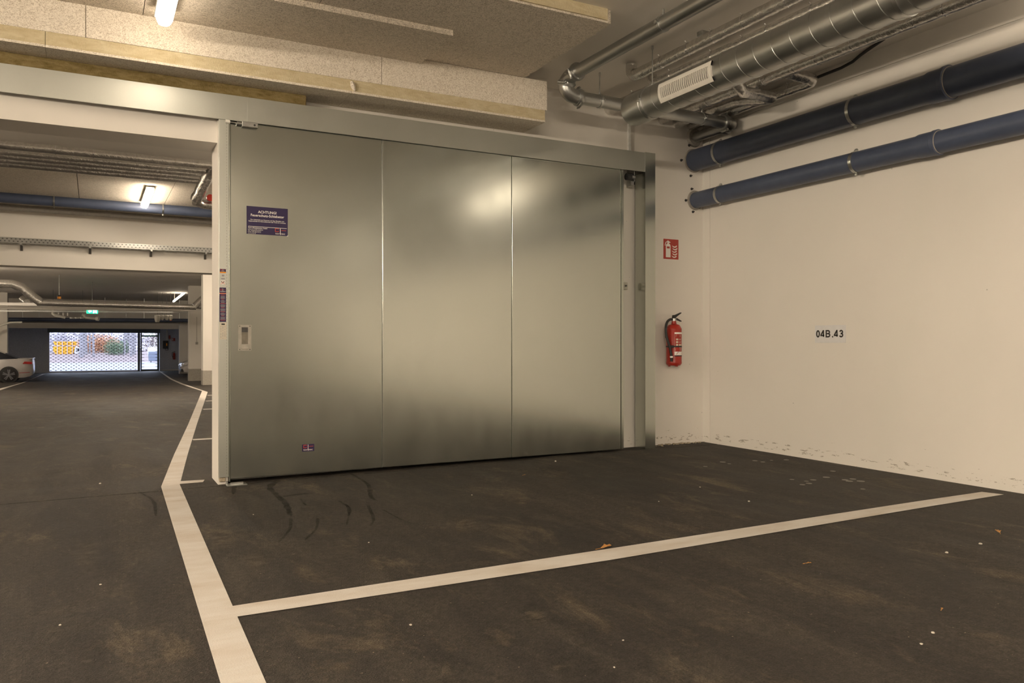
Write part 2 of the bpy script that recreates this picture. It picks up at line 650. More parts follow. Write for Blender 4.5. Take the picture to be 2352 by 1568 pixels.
# ================================================================== SLIDING FIRE DOOR
LY = 6.222       # face of the leaf
door = thing('sliding_fire_door', 'galvanised three-panel sliding fire door in front of the wall', 'door', (.9, LY, 0))
ex = [.902, 2.087, 3.285, 4.468]
for i in range(3):
    MB().box((ex[i] + .0025, LY, .016), (ex[i + 1] - .0025, LY + .07, 2.735), None, .0035).build('leaf_panel', 'galv', door)
for i in (1, 2):
    MB().box((ex[i] - .006, LY + .012, .02), (ex[i] + .006, LY + .02, 2.72)).build('seam_strip', 'steel', door)
MB().box((4.468, LY - .006, .016), (4.476, LY + .072, 2.735)).box((4.476, LY + .002, .02), (4.50, LY + .07, 2.73)).build('edge_strip', 'galv', door)
MB().box((.893, LY - .014, .0), (.903, LY + .06, 2.70), None, .002).build('edge_strip', 'galv', door)
# recessed pull handle
hp = MB()
hx0, hx1, hz0, hz1 = .962, 1.056, .975, 1.17
hp.box((hx0, LY - .003, hz0), (hx0 + .024, LY, hz1)).box((hx1 - .024, LY - .003, hz0), (hx1, LY, hz1))
hp.box((hx0 + .024, LY - .003, hz1 - .018), (hx1 - .024, LY, hz1)).box((hx0 + .024, LY - .003, hz0), (hx1 - .024, LY, hz0 + .018))
hd = hp.build('handle', 'dull', door)
hd['label'] = 'recessed pull handle plate'
MB().box((hx0 + .024, LY - .0015, hz0 + .05), (hx1 - .024, LY - .001, hz1 - .018)).build('handle_pocket', 'dark_steel', hd)
MB().box((hx0 + .024, LY - .003, hz0 + .05), (hx1 - .024, LY - .002, hz1 - .055)).build('pocket_back', 'dull_dark', hd)
MB().prism([(LY - .012, hz0 + .015), (LY - .001, hz0 + .052), (LY - .001, hz0 + .012)], hx0 + .022, hx1 - .022, 'x').build('pocket_lip', 'dull', hd)
sc = MB()
for x, z in ((hx0 + .01, hz1 - .01), (hx1 - .01, hz1 - .01), (hx1 - .01, hz0 + .01), (hx0 + .01, hz0 + .01)):
    sc.tube([(x, LY - .003, z), (x, LY - .006, z)], .004, 8)
sc.build('screw', 'dark_steel', hd)
# door stop on top left
st = MB().box((.985, LY - .035, 2.655), (1.10, LY, 2.695), None, .003).build('stop_block', 'steel', door)
MB().tube([(.985, LY - .018, 2.676), (.95, LY - .018, 2.678), (.945, LY - .018, 2.678), (.90, LY - .018, 2.68)], [.016, .016, .006, .006], 12).build('stop_rod', 'steel', st)
MB().tube([(.90, LY - .018, 2.68), (.868, LY - .018, 2.682)], .014, 12).build('rubber_buffer', 'white', st)
MB().tube([(1.075, LY - .037, 2.674), (1.075, LY - .034, 2.674)], .008, 10).build('bolt', 'dark_steel', st)
# sticker of the maker near the foot of the first panel


def logo(x0, z0, ww, hh, y, parent):
    """outlined square beside a tall bar, small wordmark beneath"""
    sq = MB()
    a = ww * .30
    qx, qz = x0 + ww * .06, z0 + hh * .45
    b = ww * .055
    sq.prism([(qx, qz), (qx + a, qz), (qx + a, qz + a * .35), (qx + a - b, qz + a * .35), (qx + a - b, qz + b), (qx + b, qz + b), (qx + b, qz + a - b), (qx + a - b, qz + a - b),
              (qx + a - b, qz + a * .7), (qx + a, qz + a * .7), (qx + a, qz + a), (qx, qz + a)], y - .0006, y)
    sq.build('emblem_square', 'red_line', parent)
    MB().box((x0 + ww * .58, y, qz + a * .4), (x0 + ww * .97, y - .0006, qz + a * .4 + b * .8)).build('emblem_dash', 'red_line', parent)
    MB().box((x0 + ww * .47, y, z0), (x0 + ww * .52, y - .0006, z0 + hh)).build('emblem_bar', 'print_white', parent)
    text_mesh('tor', hh * .42, 'print_white', (x0 + ww * .46, y - .0004, z0 + hh * .06), '-y', parent, align='RIGHT', sx=1.35)
    text_mesh('tec', hh * .42, 'print_white', (x0 + ww * .53, y - .0004, z0 + hh * .06), '-y', parent, align='LEFT', sx=1.35)


stk = thing('door_sticker', 'small blue maker sticker low on the left panel of the sliding door', 'sticker', (1.44, LY, .19))
MB().box((1.438, LY - .001, .187), (1.532, LY, .243)).build('backing', 'navy', stk)
logo(1.443, .192, .084, .048, LY - .001, stk)

ws = thing('warning_sign', 'blue warning sign with white lettering high on the left door panel', 'sign', (1.02, LY, 1.86))
sx0, sx1, sz0, sz1 = 1.022, 1.328, 1.858, 2.068
MB().box((sx0, LY - .002, sz0), (sx1, LY, sz1)).build('sign_plate', 'navy', ws)
ty = LY - .0025
mid = (sx0 + sx1) / 2
text_mesh('ACHTUNG!', .0265, 'print_white', (mid, ty, 2.020), '-y', ws, align='CENTER', bold=.0006)
text_mesh('Feuerschutz-Schiebetor', .0265, 'print_white', (mid, ty, 1.993), '-y', ws, align='CENTER', sx=.98, bold=.0005)
text_mesh('Der Aufenthalt von Personen und das Abstellen von\nGegenständen im Schwenkbereich des Tores ist verboten.', .0118, 'print_white', (mid, ty, 1.964), '-y', ws, align='CENTER', bold=.0002)
text_mesh('Tortec Brandschutztor GmbH', .0115, 'print_white', (sx0 + .010, ty, 1.902), '-y', ws, bold=.0003)
text_mesh('Imling 10, A-4902 Wolfsegg\nTel.: +43(0)7676/6060-0\nE-Mail: office@tortec.at\nwww.tortec.at', .0098, 'print_white', (sx0 + .010, ty, 1.891), '-y', ws)
MB().box((sx0 + .012, LY - .0026, 1.914), (sx1 - .008, LY - .002, 1.9175)).build('rule', 'print_white', ws)
logo(1.226, 1.864, .092, .048, LY - .002, ws)
MB().prism([(sx1 - .010, sz0 - .002), (sx1 + .002, sz0 - .002), (sx1 + .002, sz0 + .008)], LY - .0035, LY - .002).build('peeled_corner', 'print_white', ws)

# rail cover
rc = thing('rail_cover', 'long galvanised cover hiding the rail above the sliding door', 'rail cover', (1, 6.2, 2.7))
for a, b in ((-3.7, 1.03), (1.033, 4.735)):
    MB().box((a, 6.196, 2.693), (b, 6.1995, 2.88)).box((a, 6.1995, 2.876), (b, 6.27 if b < 2 else WY, 2.88)) \
        .box((a, 6.1995, 2.693), (b, 6.209, 2.696)).build('cover_panel', 'galv_cover', rc)
MB().box((1.024, 6.1935, 2.693), (1.036, 6.196, 2.88)).build('joint_strip', 'galv_cover', rc)
MB().box((4.735, 6.1945, 2.70), (4.738, 6.198, 2.88)).build('joint_strip', 'steel', rc)
# running rail inside the cover and roller at its end
rr = MB().box((-3.7, 6.30, 2.76), (4.6, 6.34, 2.82)).build('running_rail', 'dark_steel', rc)
rl = thing('end_buffer', 'dark roller and angle bracket under the right end of the rail cover', 'bracket', (4.62, 6.28, 2.62))
MB().tube([(4.55, 6.25, 2.64), (4.62, 6.25, 2.64)], .034, 16).build('rubber_buffer', 'black', rl)
MB().box((4.635, 6.24, 2.565), (4.645, 6.36, 2.75)).box((4.60, 6.24, 2.565), (4.645, 6.25, 2.60)).build('angle_bracket', 'steel', rl)
MB().tube([(4.60, 6.235, 2.635), (4.637, 6.235, 2.635)], .022, 6).build('nut', 'steel', rl)

ps = thing('end_post', 'galvanised upright channel post at the right end of the sliding door', 'post', (4.73, 6.2, 0))
MB().box((4.738, 6.196, .0), (4.858, 6.20, 2.885)).build('front_plate', 'galv', ps)
MB().box((4.738, 6.20, .004), (4.742, 6.36, 2.69)).build('side_plate', 'galv', ps)
MB().box((4.735, 6.192, .0), (4.741, 6.20, 2.70)).build('edge_strip', 'galv', ps)
MB().box((4.854, 6.20, .0), (4.858, WY, 2.885)).box((4.738, 6.20, 2.881), (4.858, WY, 2.885)).build('return_plate', 'galv', ps)
ct = thing('door_catch', 'small square zinc catch plate on the wall beside the right end of the door', 'catch', (4.60, WY, 1.5))
o = MB().box((4.585, WY - .03, 1.56), (4.655, WY, 1.63), None, .003).build('catch_plate', 'dull', ct)
MB().box((4.578, WY - .034, 1.56), (4.59, WY, 1.63)).build('catch_edge', 'black', ct)
MB().tube([(4.63, WY - .045, 1.595), (4.63, WY - .03, 1.595)], .008, 10).build('bolt', 'dark_steel', ct)

# jamb profile with stickers
jp = thing('jamb_profile', 'galvanised strip profile at the left edge of the sliding door', 'profile', (.83, 6.22, 0))
MB().box((.822, 6.205, .035), (.892, 6.228, 2.70), None, .002).build('face_strip', 'galv_cover', jp)
dots = MB()
for i in range(120):
    z = .06 + i * .022
    dots.box((.8765, 6.2043, z), (.8785, 6.205, z + .010))
o = dots.build('stitch_line', 'dull_dark', jp)
o['kind'] = 'stuff'
MB().box((.826, 6.215, .0), (.872, 6.25, .034), None, .008).build('mortar_foot', 'concrete_rough', jp)
fg = thing('floor_guide', 'flat zinc floor guide plate under the left corner of the door', 'guide', (.93, 6.18, 0))
zg = zf(.93, 6.15)
MB().box((.865, 6.10, zg), (1.01, 6.20, zg + .008), None, .002).build('base_plate', 'steel', fg)
MB().box((.895, 6.135, zg + .008), (.985, 6.145, zg + .022)).build('guide_lip', 'steel', fg)
MB().tube([(.875, 6.17, zg + .008), (.875, 6.17, zg + .03)], .008, 10).build('bolt', 'steel', fg)

jy = 6.2045
l1 = thing('info_sticker', 'small blue and orange sticker on the profile above the others', 'sticker', (.825, jy, 1.55))
MB().box((.829, jy - .001, 1.562), (.872, jy, 1.583)).build('backing', 'navy', l1)
MB().box((.829, jy - .001, 1.552), (.872, jy, 1.562)).build('colour_bar', 'orange', l1)
logo(.833, 1.564, .036, .018, jy - .001, l1)
MB().box((.843, jy - .0005, 1.528), (.860, jy, 1.540)).box((.838, jy - .0005, 1.506), (.864, jy, 1.514)).build('grey_print', 'grey_print', l1)
l2 = thing('hand_warning_sticker', 'small white sticker with a dark and red hazard pictogram on the profile', 'sticker', (.825, jy, 1.46))
MB().box((.834, jy - .001, 1.468), (.866, jy, 1.50)).build('backing', 'print_white', l2)
MB().tube([(.842, jy - .0015, 1.494), (.843, jy - .0015, 1.484), (.850, jy - .0015, 1.476), (.857, jy - .0015, 1.484), (.858, jy - .0015, 1.494)], .002, 6).build('pictogram', 'black_print', l2)
MB().prism([(.836, 1.470), (.850, 1.489), (.864, 1.470), (.860, 1.470), (.850, 1.484), (.840, 1.470)], jy - .0018, jy - .001).build('triangle', 'salmon', l2)
l3 = thing('instruction_sticker', 'tall dark blue sticker with lines of tiny text on the profile', 'sticker', (.825, jy, 1.19))
MB().box((.826, jy - .001, 1.19), (.873, jy, 1.445)).build('backing', 'navy', l3)
logo(.831, 1.412, .038, .026, jy - .001, l3)
MB().box((.826, jy - .0014, 1.398), (.873, jy - .001, 1.404)).build('colour_bar', 'salmon', l3)
tx, tr = MB(), MB()
rnd = random.Random(3)
z = 1.388
i = 0
while z > 1.20:
    hw = rnd.uniform(.010, .020)
    (tr if i % 5 == 0 else tx).box((.8495 - hw, jy - .0014, z), (.8495 + hw, jy - .001, z + .0026))
    z -= .0055 if i % 5 else .009
    i += 1
tx.build('text_lines', 'grey_print', l3)['kind'] = 'stuff'
tr.build('red_text_lines', 'red_line', l3)['kind'] = 'stuff'
l4 = thing('test_label', 'white paper label with a table at the foot of the profile stickers', 'sticker', (.825, jy, 1.06))
MB().box((.828, jy - .001, 1.06), (.877, jy, 1.186)).build('backing', 'paper', l4)
MB().box((.840, jy - .0014, 1.168), (.864, jy - .001, 1.178)).build('black_field', 'black_print', l4)
tb = MB()
for r_ in range(14):
    for c_ in range(3):
        if rnd.random() < .7:
            tb.box((.832 + c_ * .014, jy - .0013, 1.068 + r_ * .0066), (.840 + c_ * .014, jy - .001, 1.070 + r_ * .0066))
tb.build('text_lines', 'grey_print', l4)

# ================================================================== FIRE EXTINGUISHER AND SIGNS
def extinguisher(name, label, cx, yw, zb, hose_side=-1, near=True):
    t = thing(name, label, 'fire extinguisher', (cx, yw, zb))
    cy = yw - .10
    r = .077
    prof = [(0.0, .05), (.004, r - .012), (.02, r), (.03, r + .0015), (.04, r), (.36, r), (.366, r + .001), (.372, r), (.395, r - .012), (.41, .055), (.418, .028), (.44, .022), (.45, .022)]
    b = MB().tube([(cx, cy, zb + z) for z, _ in prof], [q for _, q in prof], 32).build('cylinder', 'red', t)
    for k in range(3):
        ft = MB()
        a = 2 * PI * k / 3 + .5
        ft.tube([(cx + math.cos(a) * .045, cy + math.sin(a) * .045, zb - .008), (cx + math.cos(a) * .045, cy + math.sin(a) * .045, zb + .006)], .012, 8)
        ft.build('foot', 'red', t)
    MB().tube([(cx, cy, zb + .45), (cx, cy, zb + .475)], .024, 12).box((cx - .035, cy - .012, zb + .452), (cx + .02, cy + .012, zb + .472)).build('valve', 'steel', t)
    MB().prism([(cx - .018, zb + .475), (cx - .012, zb + .508), (cx + .02, zb + .512), (cx + .085, zb + .537), (cx + .088, zb + .53), (cx + .03, zb + .495), (cx + .01, zb + .478)], cy - .012, cy + .012).build('lever', 'black', t)
    MB().prism([(cx + .012, zb + .476), (cx + .03, zb + .48), (cx + .09, zb + .452), (cx + .088, zb + .444), (cx + .03, zb + .462)], cy - .011, cy + .011).build('carry_grip', 'black', t)
    s = hose_side
    pts = [(cx + s * .02, cy, zb + .462), (cx + s * .055, cy - .01, zb + .465), (cx + s * .10, cy - .02, zb + .44), (cx + s * .125, cy - .03, zb + .39), (cx + s * .128, cy - .035, zb + .32),
           (cx + s * .115, cy - .045, zb + .25), (cx + s * .095, cy - .055, zb + .18), (cx + s * .082, cy - .06, zb + .10)]
    q_ = [Vector(p) for p in pts]
    q_ = [q_[0] * 2 - q_[1]] + q_ + [q_[-1] * 2 - q_[-2]]
    sm_ = []
    for a in range(1, len(q_) - 2):
        for k in range(5):
            t_ = k / 5
            sm_.append(.5 * (2 * q_[a] + (q_[a + 1] - q_[a - 1]) * t_ + (2 * q_[a - 1] - 5 * q_[a] + 4 * q_[a + 1] - q_[a + 2]) * t_ ** 2
                             + (3 * q_[a] - q_[a - 1] - 3 * q_[a + 1] + q_[a + 2]) * t_ ** 3))
    h = MB().tube(sm_ + [q_[-2]], .0125, 12).build('hose', 'black', t)
    MB().tube([(cx + s * .082, cy - .06, zb + .10), (cx + s * .080, cy - .06, zb + .045)], [.016, .013], 12).build('nozzle', 'black', h)
    MB().tube([(cx + s * .0815, cy - .06, zb + .098), (cx + s * .0808, cy - .06, zb + .082)], .0168, 12).build('nozzle_ring', 'print_white', h)
    MB().tube([(cx, cy, zb + .185), (cx, cy, zb + .200)], r + .002, 32, False).box((cx - .105, cy - .07, zb + .18), (cx - .06, cy - .035, zb + .205)).build('hose_clip', 'black', t)
    MB().box((cx - .03, cy + .05, zb + .28), (cx + .03, yw, zb + .33)).build('wall_bracket', 'dark_steel', t)
    if near:
        def cyl(a0, a1, z0, z1, mat, nm, rr=r + .0012):
            m = MB()
            n = 10
            v = []
            for i in range(n + 1):
                a = a0 + (a1 - a0) * i / n
                for z in (z0, z1):
                    v.append((cx + math.sin(a) * rr, cy - math.cos(a) * rr, zb + z))
            m.add(v, [(2 * i, 2 * i + 1, 2 * i + 3, 2 * i + 2) for i in range(n)], True)
            return m.build(nm, mat, t)
        A0, A1 = -.62, 1.0
        cyl(A0, A1, .318, .335, 'print_white', 'label_header')
        lab = MB()
        r2 = r + .0014

        def patch(a0, a1, z0, z1, rr=r2):
            v = []
            for a in (a0, (a0 + a1) / 2, a1):
                for z in (z0, z1):
                    v.append((cx + math.sin(a) * rr, cy - math.cos(a) * rr, zb + z))
            lab.add(v, [(0, 1, 3, 2), (2, 3, 5, 4)])
        for zz in (.309, .303, .297, .291):
            patch(A0 + .12 + rnd.random() * .1, A1 - .1, zz, zz + .0028)
        for a in (-.5, -.12):
            pass
        for zz in (.255, .228):
            patch(-.42, -.12, zz, zz + .018)
            patch(-.02, .5, zz + .010, zz + .0125)
            patch(-.02, .35, zz + .004, zz + .0065)
        for a in (-.42, .02, .46):
            patch(a, a + .3, .196, .218)
        patch(A0, A1, .176, .188)
        for zz in (.168, .162, .156, .150):
            patch(A0 + .08, A1, zz, zz + .0025)
        for a0 in (A0,):
            patch(a0, a0 + .02, .142, .335)
        lab.build('label_print', 'paper', t)
        cyl(A0, A1, .106, .142, 'print_white', 'maker_band')
        cyl(A0, A1, .094, .104, 'black_print', 'label_footer')
        mk = MB()
        for q in range(2):
            a = -.45 + q * .95
            for k in range(7):
                aa = a + k * .05
                zz = .112 + k * .0035
                v = [(cx + math.sin(aa + e) * (r + .002), cy - math.cos(aa + e) * (r + .002), zb + zz + g) for e, g in ((0, 0), (.06, 0), (.06, .0045), (0, .0045))]
                mk.add(v, [(0, 1, 2, 3)])
            mk.build('maker_mark', 'red_line', t)
            mk = MB()
    return t


extinguisher('fire_extinguisher', 'red fire extinguisher with black hose hanging on the wall right of the door', 5.175, WY, .805)

fs = thing('extinguisher_sign', 'square red and white fire extinguisher pictogram sign above the near extinguisher', 'sign', (5.12, WY, 1.89))
fx0, fx1, fz0, fz1 = 5.118, 5.312, 1.888, 2.092
MB().box((fx0 - .006, WY - .004, fz0 - .006), (fx1 + .006, WY, fz1 + .006), None, .001).build('border', 'print_white', fs)
MB().box((fx0, WY - .0055, fz0), (fx1, WY - .004, fz1)).build('red_field', 'red_flat', fs)
yy = WY - .0065
pc = MB()
bx = fx0 + .060
pc.box((bx - .030, yy, fz0 + .018), (bx + .030, yy + .001, fz0 + .135))
pc.prism([(bx - .03, fz0 + .135), (bx + .03, fz0 + .135), (bx + .024, fz0 + .150), (bx + .010, fz0 + .158), (bx - .010, fz0 + .158), (bx - .024, fz0 + .150)], yy, yy + .001)
pc.box((bx - .010, yy, fz0 + .158), (bx + .010, yy + .001, fz0 + .170))
pc.prism([(bx - .012, fz0 + .170), (bx + .026, fz0 + .166), (bx + .028, fz0 + .174), (bx + .014, fz0 + .180), (bx - .002, fz0 + .190), (bx - .014, fz0 + .184)], yy, yy + .001)
pc.tube([(bx - .010, yy + .001, fz0 + .178), (bx - .028, yy + .001, fz0 + .170), (bx - .038, yy + .001, fz0 + .150), (bx - .040, yy + .001, fz0 + .135)], .0045, 6)
pc.build('bottle_pictogram', 'print_white', fs)
MB().box((bx - .018, yy - .001, fz0 + .108), (bx + .018, yy, fz0 + .128)).build('red_patch', 'red_flat', fs)
flm = MB()
for i in range(5):
    zb_ = fz0 + .016 + i * .026
    x_ = fx0 + .118 + (i % 2) * .006 + i * .001
    flm.prism([(x_ - .012, zb_ + .022), (x_ - .006, zb_ + .010), (x_ + .008, zb_ + .001), (x_ + .028, zb_), (x_ + .046, zb_ + .008), (x_ + .050, zb_ + .018), (x_ + .045, zb_ + .025),
               (x_ + .038, zb_ + .017), (x_ + .028, zb_ + .012), (x_ + .012, zb_ + .011), (x_ - .002, zb_ + .016)], yy, yy + .001)
flm.build('flame_pictogram', 'print_white', fs)

bay = thing('bay_number_sign', 'grey bay number plate reading 04B.43 on the right wall', 'sign', (WX, 4.8, 1.04))
pa = on_x(1873, 748, WX)
pb = on_x(1943, 788, WX)
by0, by1 = pb.y, pa.y
bz0, bz1 = 1.035, 1.187
MB().box((WX - .006, by0, bz0), (WX, by1, bz1)).build('sign_plate', 'sign_grey', bay)


def glyph(strokes, ox, w_, h_, th, closed=()):
    """one character drawn as flat ribbons on the plate; strokes in 0..1 boxes"""
    m = MB()
    xf = WX - .0062
    for si, st_ in enumerate(strokes):
        P_ = [Vector((a * (w_ - th) + th / 2, b * (h_ - th) + th / 2)) for a, b in st_]
        cl_ = si in closed
        L_, R_ = [], []
        for k in range(len(P_)):
            a = P_[(k - 1) % len(P_)] if (cl_ or k) else P_[k]
            b = P_[(k + 1) % len(P_)] if (cl_ or k < len(P_) - 1) else P_[k]
            d1 = (P_[k] - a).normalized() if (P_[k] - a).length > 1e-9 else (b - P_[k]).normalized()
            d2 = (b - P_[k]).normalized() if (b - P_[k]).length > 1e-9 else d1
            n_ = Vector((-(d1 + d2).y, (d1 + d2).x)).normalized()
            c_ = max(.55, n_.dot(Vector((-d1.y, d1.x))))
            L_.append(P_[k] + n_ * th / 2 / c_)
            R_.append(P_[k] - n_ * th / 2 / c_)
        n = len(P_)
        vs = [(xf - d - si * .0001, by1 - ox - p.x, bz0 + .046 + p.y) for d in (0, .0006) for l in (L_, R_) for p in l]
        fs_ = []
        for k in range(n if cl_ else n - 1):
            k2 = (k + 1) % n
            fs_ += [(2 * n + k, 2 * n + k2, 3 * n + k2, 3 * n + k), (k, n + k, n + k2, k2), (k, k2, 2 * n + k2, 2 * n + k), (n + k, 3 * n + k, 3 * n + k2, n + k2)]
        m.add(vs, fs_)
    return m.build('character', 'black_print', bay)


def oval(cx_, cy_, rx, ry, a0, a1, n):
    return [(cx_ + rx * math.cos(math.radians(a0 + (a1 - a0) * k / n)), cy_ + ry * math.sin(math.radians(a0 + (a1 - a0) * k / n))) for k in range(n + 1)]


GH, GW, GT = .065, .046, .0125
zero = [oval(.5, .5, .5, .5, 0, 360, 24)[:-1]]
four = [[(.78, 0), (.78, 1), (.70, 1), (0, .30), (0, .22), (1.06, .22)]]
bee = [[(.5, 0), (0, 0), (0, 1), (.5, 1)] + oval(.52, .76, .40, .24, 88, -88, 9) + [(.0, .52)], [(.0, .52), (.5, .52)] + oval(.52, .26, .48, .26, 88, -88, 9) + [(.0, 0)]]
three = [oval(.48, .75, .44, .25, 170, -85, 12) + oval(.48, .26, .50, .27, 85, -165, 13)]
pitch_ = (by0 - by1) / 1.0
wid = by1 - by0
cell = wid / 6.0
for gi, (gl, cl_, gx, gw) in enumerate(((zero, (0,), .04, .041), (four, (), .185, .046), (bee, (), .36, .050), (None, (), .57, 0), (four, (), .63, .046), (three, (), .80, .043))):
    if gl is None:
        MB().box((WX - .0068, by1 - wid * gx - GT, bz0 + .046), (WX - .006, by1 - wid * gx, bz0 + .046 + GT)).build('character', 'black_print', bay)
    else:
        glyph(gl, wid * gx, gw, GH, GT, cl_)

# ================================================================== PIPES UNDER THE CEILING
DX, DZ, DR = 3.97, 2.965, .125
dt = thing('ventilation_duct', 'large round spiral-seam ventilation duct with a white grille under the ceiling', 'duct', (DX, 5.45, DZ))
MB().tube([(DX, 5.36, DZ), (DX, 5.35, DZ), (DX, -9, DZ)], [DR * .985, DR, DR], 48).build('duct_body', 'galv_pipe', dt)
hel = []
pitch = .155
n = int(9.4 / pitch * 28)
for i in range(n):
    a = 2 * PI * i / 28
    hel.append((DX + (DR + .0005) * math.cos(a), 5.20 - pitch * i / 28, DZ + (DR + .0005) * math.sin(a)))
MB().tube(hel, .0028, 5).build('spiral_seam', 'galv_pipe', dt)
sl = MB().tube([(DX, 5.357, DZ), (DX, 5.35, DZ), (DX, 5.13, DZ), (DX, 5.125, DZ)], [DR + .001, DR + .004, DR + .004, DR], 48).build('end_cap', 'galv_pipe', dt)
# grille
gr = MB()
ga0, ga1, gy0, gy1 = -.42, .70, 4.27, 4.86
fr = DR + .012
gr.curved((DX, DZ), DR, fr, ga0, ga0 + .26, gy0, gy1).curved((DX, DZ), DR, fr, ga1 - .26, ga1, gy0, gy1)
gr.curved((DX, DZ), DR, fr, ga0, ga1, gy0, gy0 + .03).curved((DX, DZ), DR, fr, ga0, ga1, gy1 - .03, gy1)
gg = gr.build('grille', 'white', dt)
gg['label'] = 'white louvred supply grille'
MB().curved((DX, DZ), DR - .001, DR + .001, ga0 + .2, ga1 - .2, gy0 + .02, gy1 - .02).build('grille_dark_sheet', 'black', gg)  # black sheet paints the shade seen between the slats
bars = MB()
for i in range(25):
    y = gy0 + .03 + (gy1 - gy0 - .06) * (i + .5) / 25
    bars.curved((DX, DZ), DR + .001, DR + .010, ga0 + .24, ga1 - .24, y - .0042, y + .0042, 3)
bars.build('grille_slats', 'white', gg)['kind'] = 'stuff'


def clamp(c, r, axis='y', rod=None, wall=None, parent=None, name='pipe_clamp', mat='steel', width=.022, lug='v'):
    """two-part clamp ring round a pipe"""
    c = Vector(c)
    d = Vector((0, 1, 0)) if axis == 'y' else Vector((1, 0, 0))
    m = MB()
    m.tube([c - d * width / 2, c - d * width / 2, c + d * width / 2, c + d * width / 2], [r, r + .006, r + .006, r], 28, False)
    side = Vector((0, 0, 1)) if lug == 'v' else (Vector((1, 0, 0)) if axis == 'y' else Vector((0, 1, 0)))
    for s_ in (1, -1):
        p = c + side * s_ * (r + .012)
        m.tube([p - d * .016, p + d * .016], .008, 8)
        m.box(tuple(p - Vector((.007, .009, .014))), tuple(p + Vector((.007, .009, .014))))
    if rod is not None:
        m.tube([c + Vector((0, 0, r + .004)), (c.x, c.y, rod)], .005, 8)
        m.tube([(c.x, c.y, rod - .03), (c.x, c.y, rod)], .009, 8)
        m.tube([c + Vector((0, 0, r + .002)), c + Vector((0, 0, r + .02))], .010, 6)
    if wall is not None:
        m.tube([c + Vector((r, 0, 0)), (wall, c.y, c.z)], .008, 8)
        m.tube([(wall - .01, c.y, c.z), (wall, c.y, c.z)], .022, 12)
    return m.build(name, mat, parent)


clamp((DX, 5.10, DZ), DR, 'y', CEIL - .002, None, dt, lug='h')
clamp((DX, 2.85, DZ), DR, 'y', CEIL - .002, None, dt, lug='h')
clamp((DX, .6, DZ), DR, 'y', CEIL - .002, None, dt, lug='h')

# sprinkler type galvanised pipe with grooved couplings
GR = .055
gp = thing('sprinkler_pipe', 'galvanised grooved pipe running under the ceiling left of the round duct', 'pipe', (3.6, 5.8, 3.32))
PX, PZ, XZ, XY = 3.60, 3.315, 3.165, 5.82
MB().tube([(PX, 5.66, PZ), (PX, -9, PZ)], GR, 24).build('pipe_run', 'galv_pipe', gp)


def arc(p0, corner, p1, n=8):
    p0, c, p1 = Vector(p0), Vector(corner), Vector(p1)
    return [p0 * (1 - t) ** 2 + c * 2 * t * (1 - t) + p1 * t * t for t in [i / n for i in range(n + 1)]]


def coupling(c, d, r, parent, rot=0.0):
    c, d = Vector(c), Vector(d).normalized()
    m = MB()
    m.tube([c - d * .026, c - d * .024, c - d * .010, c + d * .010, c + d * .024, c + d * .026], [r, r + .016, r + .021, r + .021, r + .016, r], 20)
    q = d.orthogonal().normalized()
    q = Matrix.Rotation(rot, 3, d) @ q
    e = d.cross(q)
    for s_ in (1, -1):
        p = c + q * s_ * (r + .022)
        m.tube([p - e * .026, p + e * .026], .015, 10)
        m.tube([p - e * .045, p - e * .026], .008, 6)
        m.tube([p + e * .026, p + e * .040], .012, 6)
    return m.build('coupling', 'galv_pipe', parent)


el = arc((PX, 5.66, PZ), (PX, 5.82, PZ), (PX, XY, PZ - .06), 6) + arc((PX, XY, PZ - .06), (PX, XY, XZ), (PX + .13, XY, XZ), 8)[1:]
MB().tube(el, GR + .008, 20).build('elbow', 'galv_pipe', gp)
coupling((PX, 5.64, PZ), (0, 1, 0), GR, gp, .4)
coupling((PX, 5.81, 3.265), (0, .25, -1), GR, gp, .3)
coupling((PX + .13, XY, XZ), (1, 0, 0), GR, gp, .5)
MB().tube([(PX + .13, XY, XZ), (5.42, XY, XZ)], GR, 24).build('pipe_run', 'galv_pipe', gp)
MB().tube(arc((5.42, XY, XZ), (5.52, XY, XZ), (5.52, XY + .10, XZ + .005), 8), GR + .008, 20).build('elbow', 'galv_pipe', gp)
coupling((5.40, XY, XZ), (1, 0, 0), GR, gp, .7)
coupling((5.52, XY + .11, XZ), (0, 1, 0), GR, gp, .7)
MB().tube([(5.52, XY + .1, XZ), (5.52, WY, XZ)], GR - .004, 24).build('pipe_run', 'galv_pipe', gp)
clamp((PX, 4.50, PZ), GR, 'y', CEIL - .002, None, gp, lug='h')
clamp((PX, 1.9, PZ), GR, 'y', CEIL - .002, None, gp, lug='h')
clamp((3.95, XY, XZ), GR, 'x', CEIL - .002, None, gp, lug='h')
clamp((5.12, XY, XZ), GR, 'x', CEIL - .002, None, gp, lug='h')
MB().tube([(5.52, WY - .03, XZ), (5.52, WY, XZ)], [.085, .10], 24).build('wall_collar', 'ring', gp)


def foil_pipe(path, r, parent, name='foil_run', seed=0, step=.05, n=16, amp=.03, mat='foil'):
    rnd = random.Random(seed)
    pts, rs = [], []
    path = [Vector(p) for p in path]
    for a, b in zip(path[:-1], path[1:]):
        L = (b - a).length
        k = max(1, int(L / step))
        for i in range(k):
            pts.append(a.lerp(b, i / k) + Vector([rnd.uniform(-1, 1) * r * amp * .7 for _ in range(3)]))
            rs.append(r * (1 + rnd.uniform(-amp, amp)))
    pts.append(path[-1])
    rs.append(r)
    return MB().tube(pts, rs, n).build(name, mat, parent)


